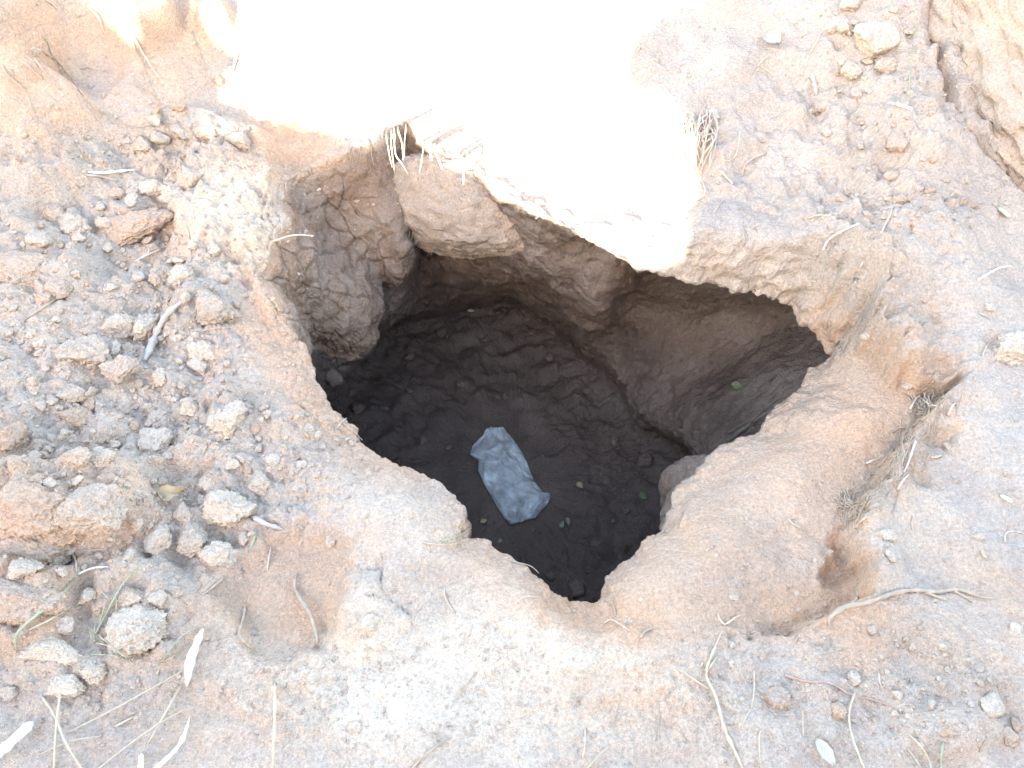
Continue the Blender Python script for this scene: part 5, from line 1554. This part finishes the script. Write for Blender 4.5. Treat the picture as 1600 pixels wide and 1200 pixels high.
leaf(905, 760, 13, 9, 40, M_DRYLEAF, 'pale tan leaf scrap right of the plastic bag', .4, .006)
leaf(755, 815, 13, 7, -30, M_DRYLEAF, 'brown leaf scrap left below the plastic bag', .3, .006)
leaf(783, 846, 9, 8, 10, M_GREYLEAF, 'grey leaf scrap below the plastic bag', .2, .006)
leaf(736, 486, 12, 4, 0, M_PALELEAF, 'tiny white leaf scrap at the back of the pit floor', .1, .006)
leaf(1112, 186, 22, 12, 40, M_PALELEAF, 'flat pale bark scrap on top of the fibrous clump', .1, .02)

# straw bundle on the shelf inside the pit
sb = []
for k in range(9):
    a0, b0 = 1138 + RNG.uniform(-4, 14), 686 + RNG.uniform(-8, 8)
    a1, b1 = 1222 + RNG.uniform(-12, 10), 628 + RNG.uniform(-8, 8)
    pts = [hit(a0 + (a1 - a0) * t, b0 + (b1 - b0) * t + RNG.uniform(-2, 2))[0] + Vector((0, 0, .012)) for t in (0, .33, .66, 1)]
    if max(p.z for p in pts) - min(p.z for p in pts) > .5:
        continue
    sb.append((cr(pts, 3), .0015, .0008))
if sb:
    tag(link('straw_bundle', tube(sb, 5), plain('grey_straw', (.27, .22, .155), col2=(.18, .145, .10))), 'wisp of grey straw lying on the shelf inside the pit', 'straw')

# ------------------------------------------------------------------ the plastic bag on the pit floor
BW = 4
BL = [(766, 673), (757, 684), (742, 699), (738, 713), (752, 722), (751, 736), (759, 755), (768, 772), (780, 793), (792, 812), (801, 822)]
BR = [(780, 670), (793, 683), (804, 697), (813, 712), (820, 726), (826, 742), (832, 756), (842, 769), (857, 776), (851, 790), (832, 811)]
NU, NV = 110, 64
grid = np.zeros((NU + 1, NV + 1, 3))
flo = np.zeros((NU + 1, NV + 1, 3))
for i in range(NU + 1):
    t = i / NU * (len(BL) - 1)
    k = min(int(t), len(BL) - 2)
    f = t - k
    l = np.array(BL[k]) * (1 - f) + np.array(BL[k + 1]) * f - np.array([BW, 0])
    r = np.array(BR[k]) * (1 - f) + np.array(BR[k + 1]) * f + np.array([BW, 0])
    for j in range(NV + 1):
        q = l + (r - l) * j / NV
        p = hit(q[0], q[1])[0]
        flo[i, j] = p
base_z = flo[..., 2]
for _ in range(6):
    base_z[1:-1, 1:-1] = (base_z[:-2, 1:-1] + base_z[2:, 1:-1] + base_z[1:-1, :-2] + base_z[1:-1, 2:]) / 4
fl2 = flo.reshape(-1, 3)
ii, jj = np.meshgrid(np.linspace(0, 1, NU + 1), np.linspace(0, 1, NV + 1), indexing='ij')
puff = (np.sin(np.pi * jj) ** .6 * np.sin(np.pi * np.clip(ii, 0, 1)) ** .4)
st = np.stack([ii.ravel() * 2.0 + jj.ravel() * .2, jj.ravel() * 1.15 - ii.ravel() * .3, np.zeros(ii.size)], 1)
k1 = cells(st + np.array([3.1, 1.7, .5]), 1.7, 601)
k2 = cells(st + .1 * np.stack([noise3(st, 3, 1), noise3(st, 3, 2), 0 * st[:, 0]], 1), 4.2, 602)
k3 = cells(st, 9.0, 603)
cr3 = fbm(st, 6, 2, 503)
wr = (.034 * k1[0] + .024 * k2[0] + .003 * k3[0] + .004 * cr3 - .02).reshape(ii.shape)
edge = np.minimum(1, np.minimum(np.minimum(ii, 1 - ii) * NU, np.minimum(jj, 1 - jj) * NV) / 3)
top = flo.copy()
top[..., 2] += .010 + .012 * puff + wr * (.35 + .65 * edge)
bot = flo.copy()
bot[..., 2] += .006
bot[..., 2] = np.minimum(bot[..., 2], top[..., 2] - .0015)
V_ = np.concatenate([top.reshape(-1, 3), bot.reshape(-1, 3)])
I_ = np.arange((NU + 1) * (NV + 1)).reshape(NU + 1, NV + 1)
M1 = I_.size
q1 = np.stack([I_[:-1, :-1], I_[1:, :-1], I_[1:, 1:], I_[:-1, 1:]], -1).reshape(-1, 4)
rg = list(I_[:, 0]) + list(I_[-1, 1:]) + list(I_[-2::-1, -1]) + list(I_[0, -2:0:-1])
sd_ = np.array([(rg[k], rg[k] + M1, rg[(k + 1) % len(rg)] + M1, rg[(k + 1) % len(rg)]) for k in range(len(rg))])
mb = bpy.data.materials.new('thin_plastic')
mb.use_nodes = True
nt = mb.node_tree
b = nt.nodes['Principled BSDF']
tc = node(nt, 'ShaderNodeTexCoord')
nn_ = noise_n(nt, tc.outputs['Object'], 14, 3, .6)
nt.links.new(mixc(nt, maprange(nt, nn_, .35, .7), (.42, .41, .37), (.62, .60, .54)), b.inputs['Base Color'])
b.inputs['Roughness'].default_value = .16
b.inputs['Specular IOR Level'].default_value = .5
nt.links.new(maprange(nt, nn_, .3, .7, .55, .90), b.inputs['Alpha'])
bag = link('plastic_bag', mesh_np('plastic_bag', V_, np.concatenate([q1, q1[:, ::-1] + M1, sd_])), mb)
tag(bag, 'crumpled translucent bluish plastic bag lying on the dark pit floor', 'plastic bag')
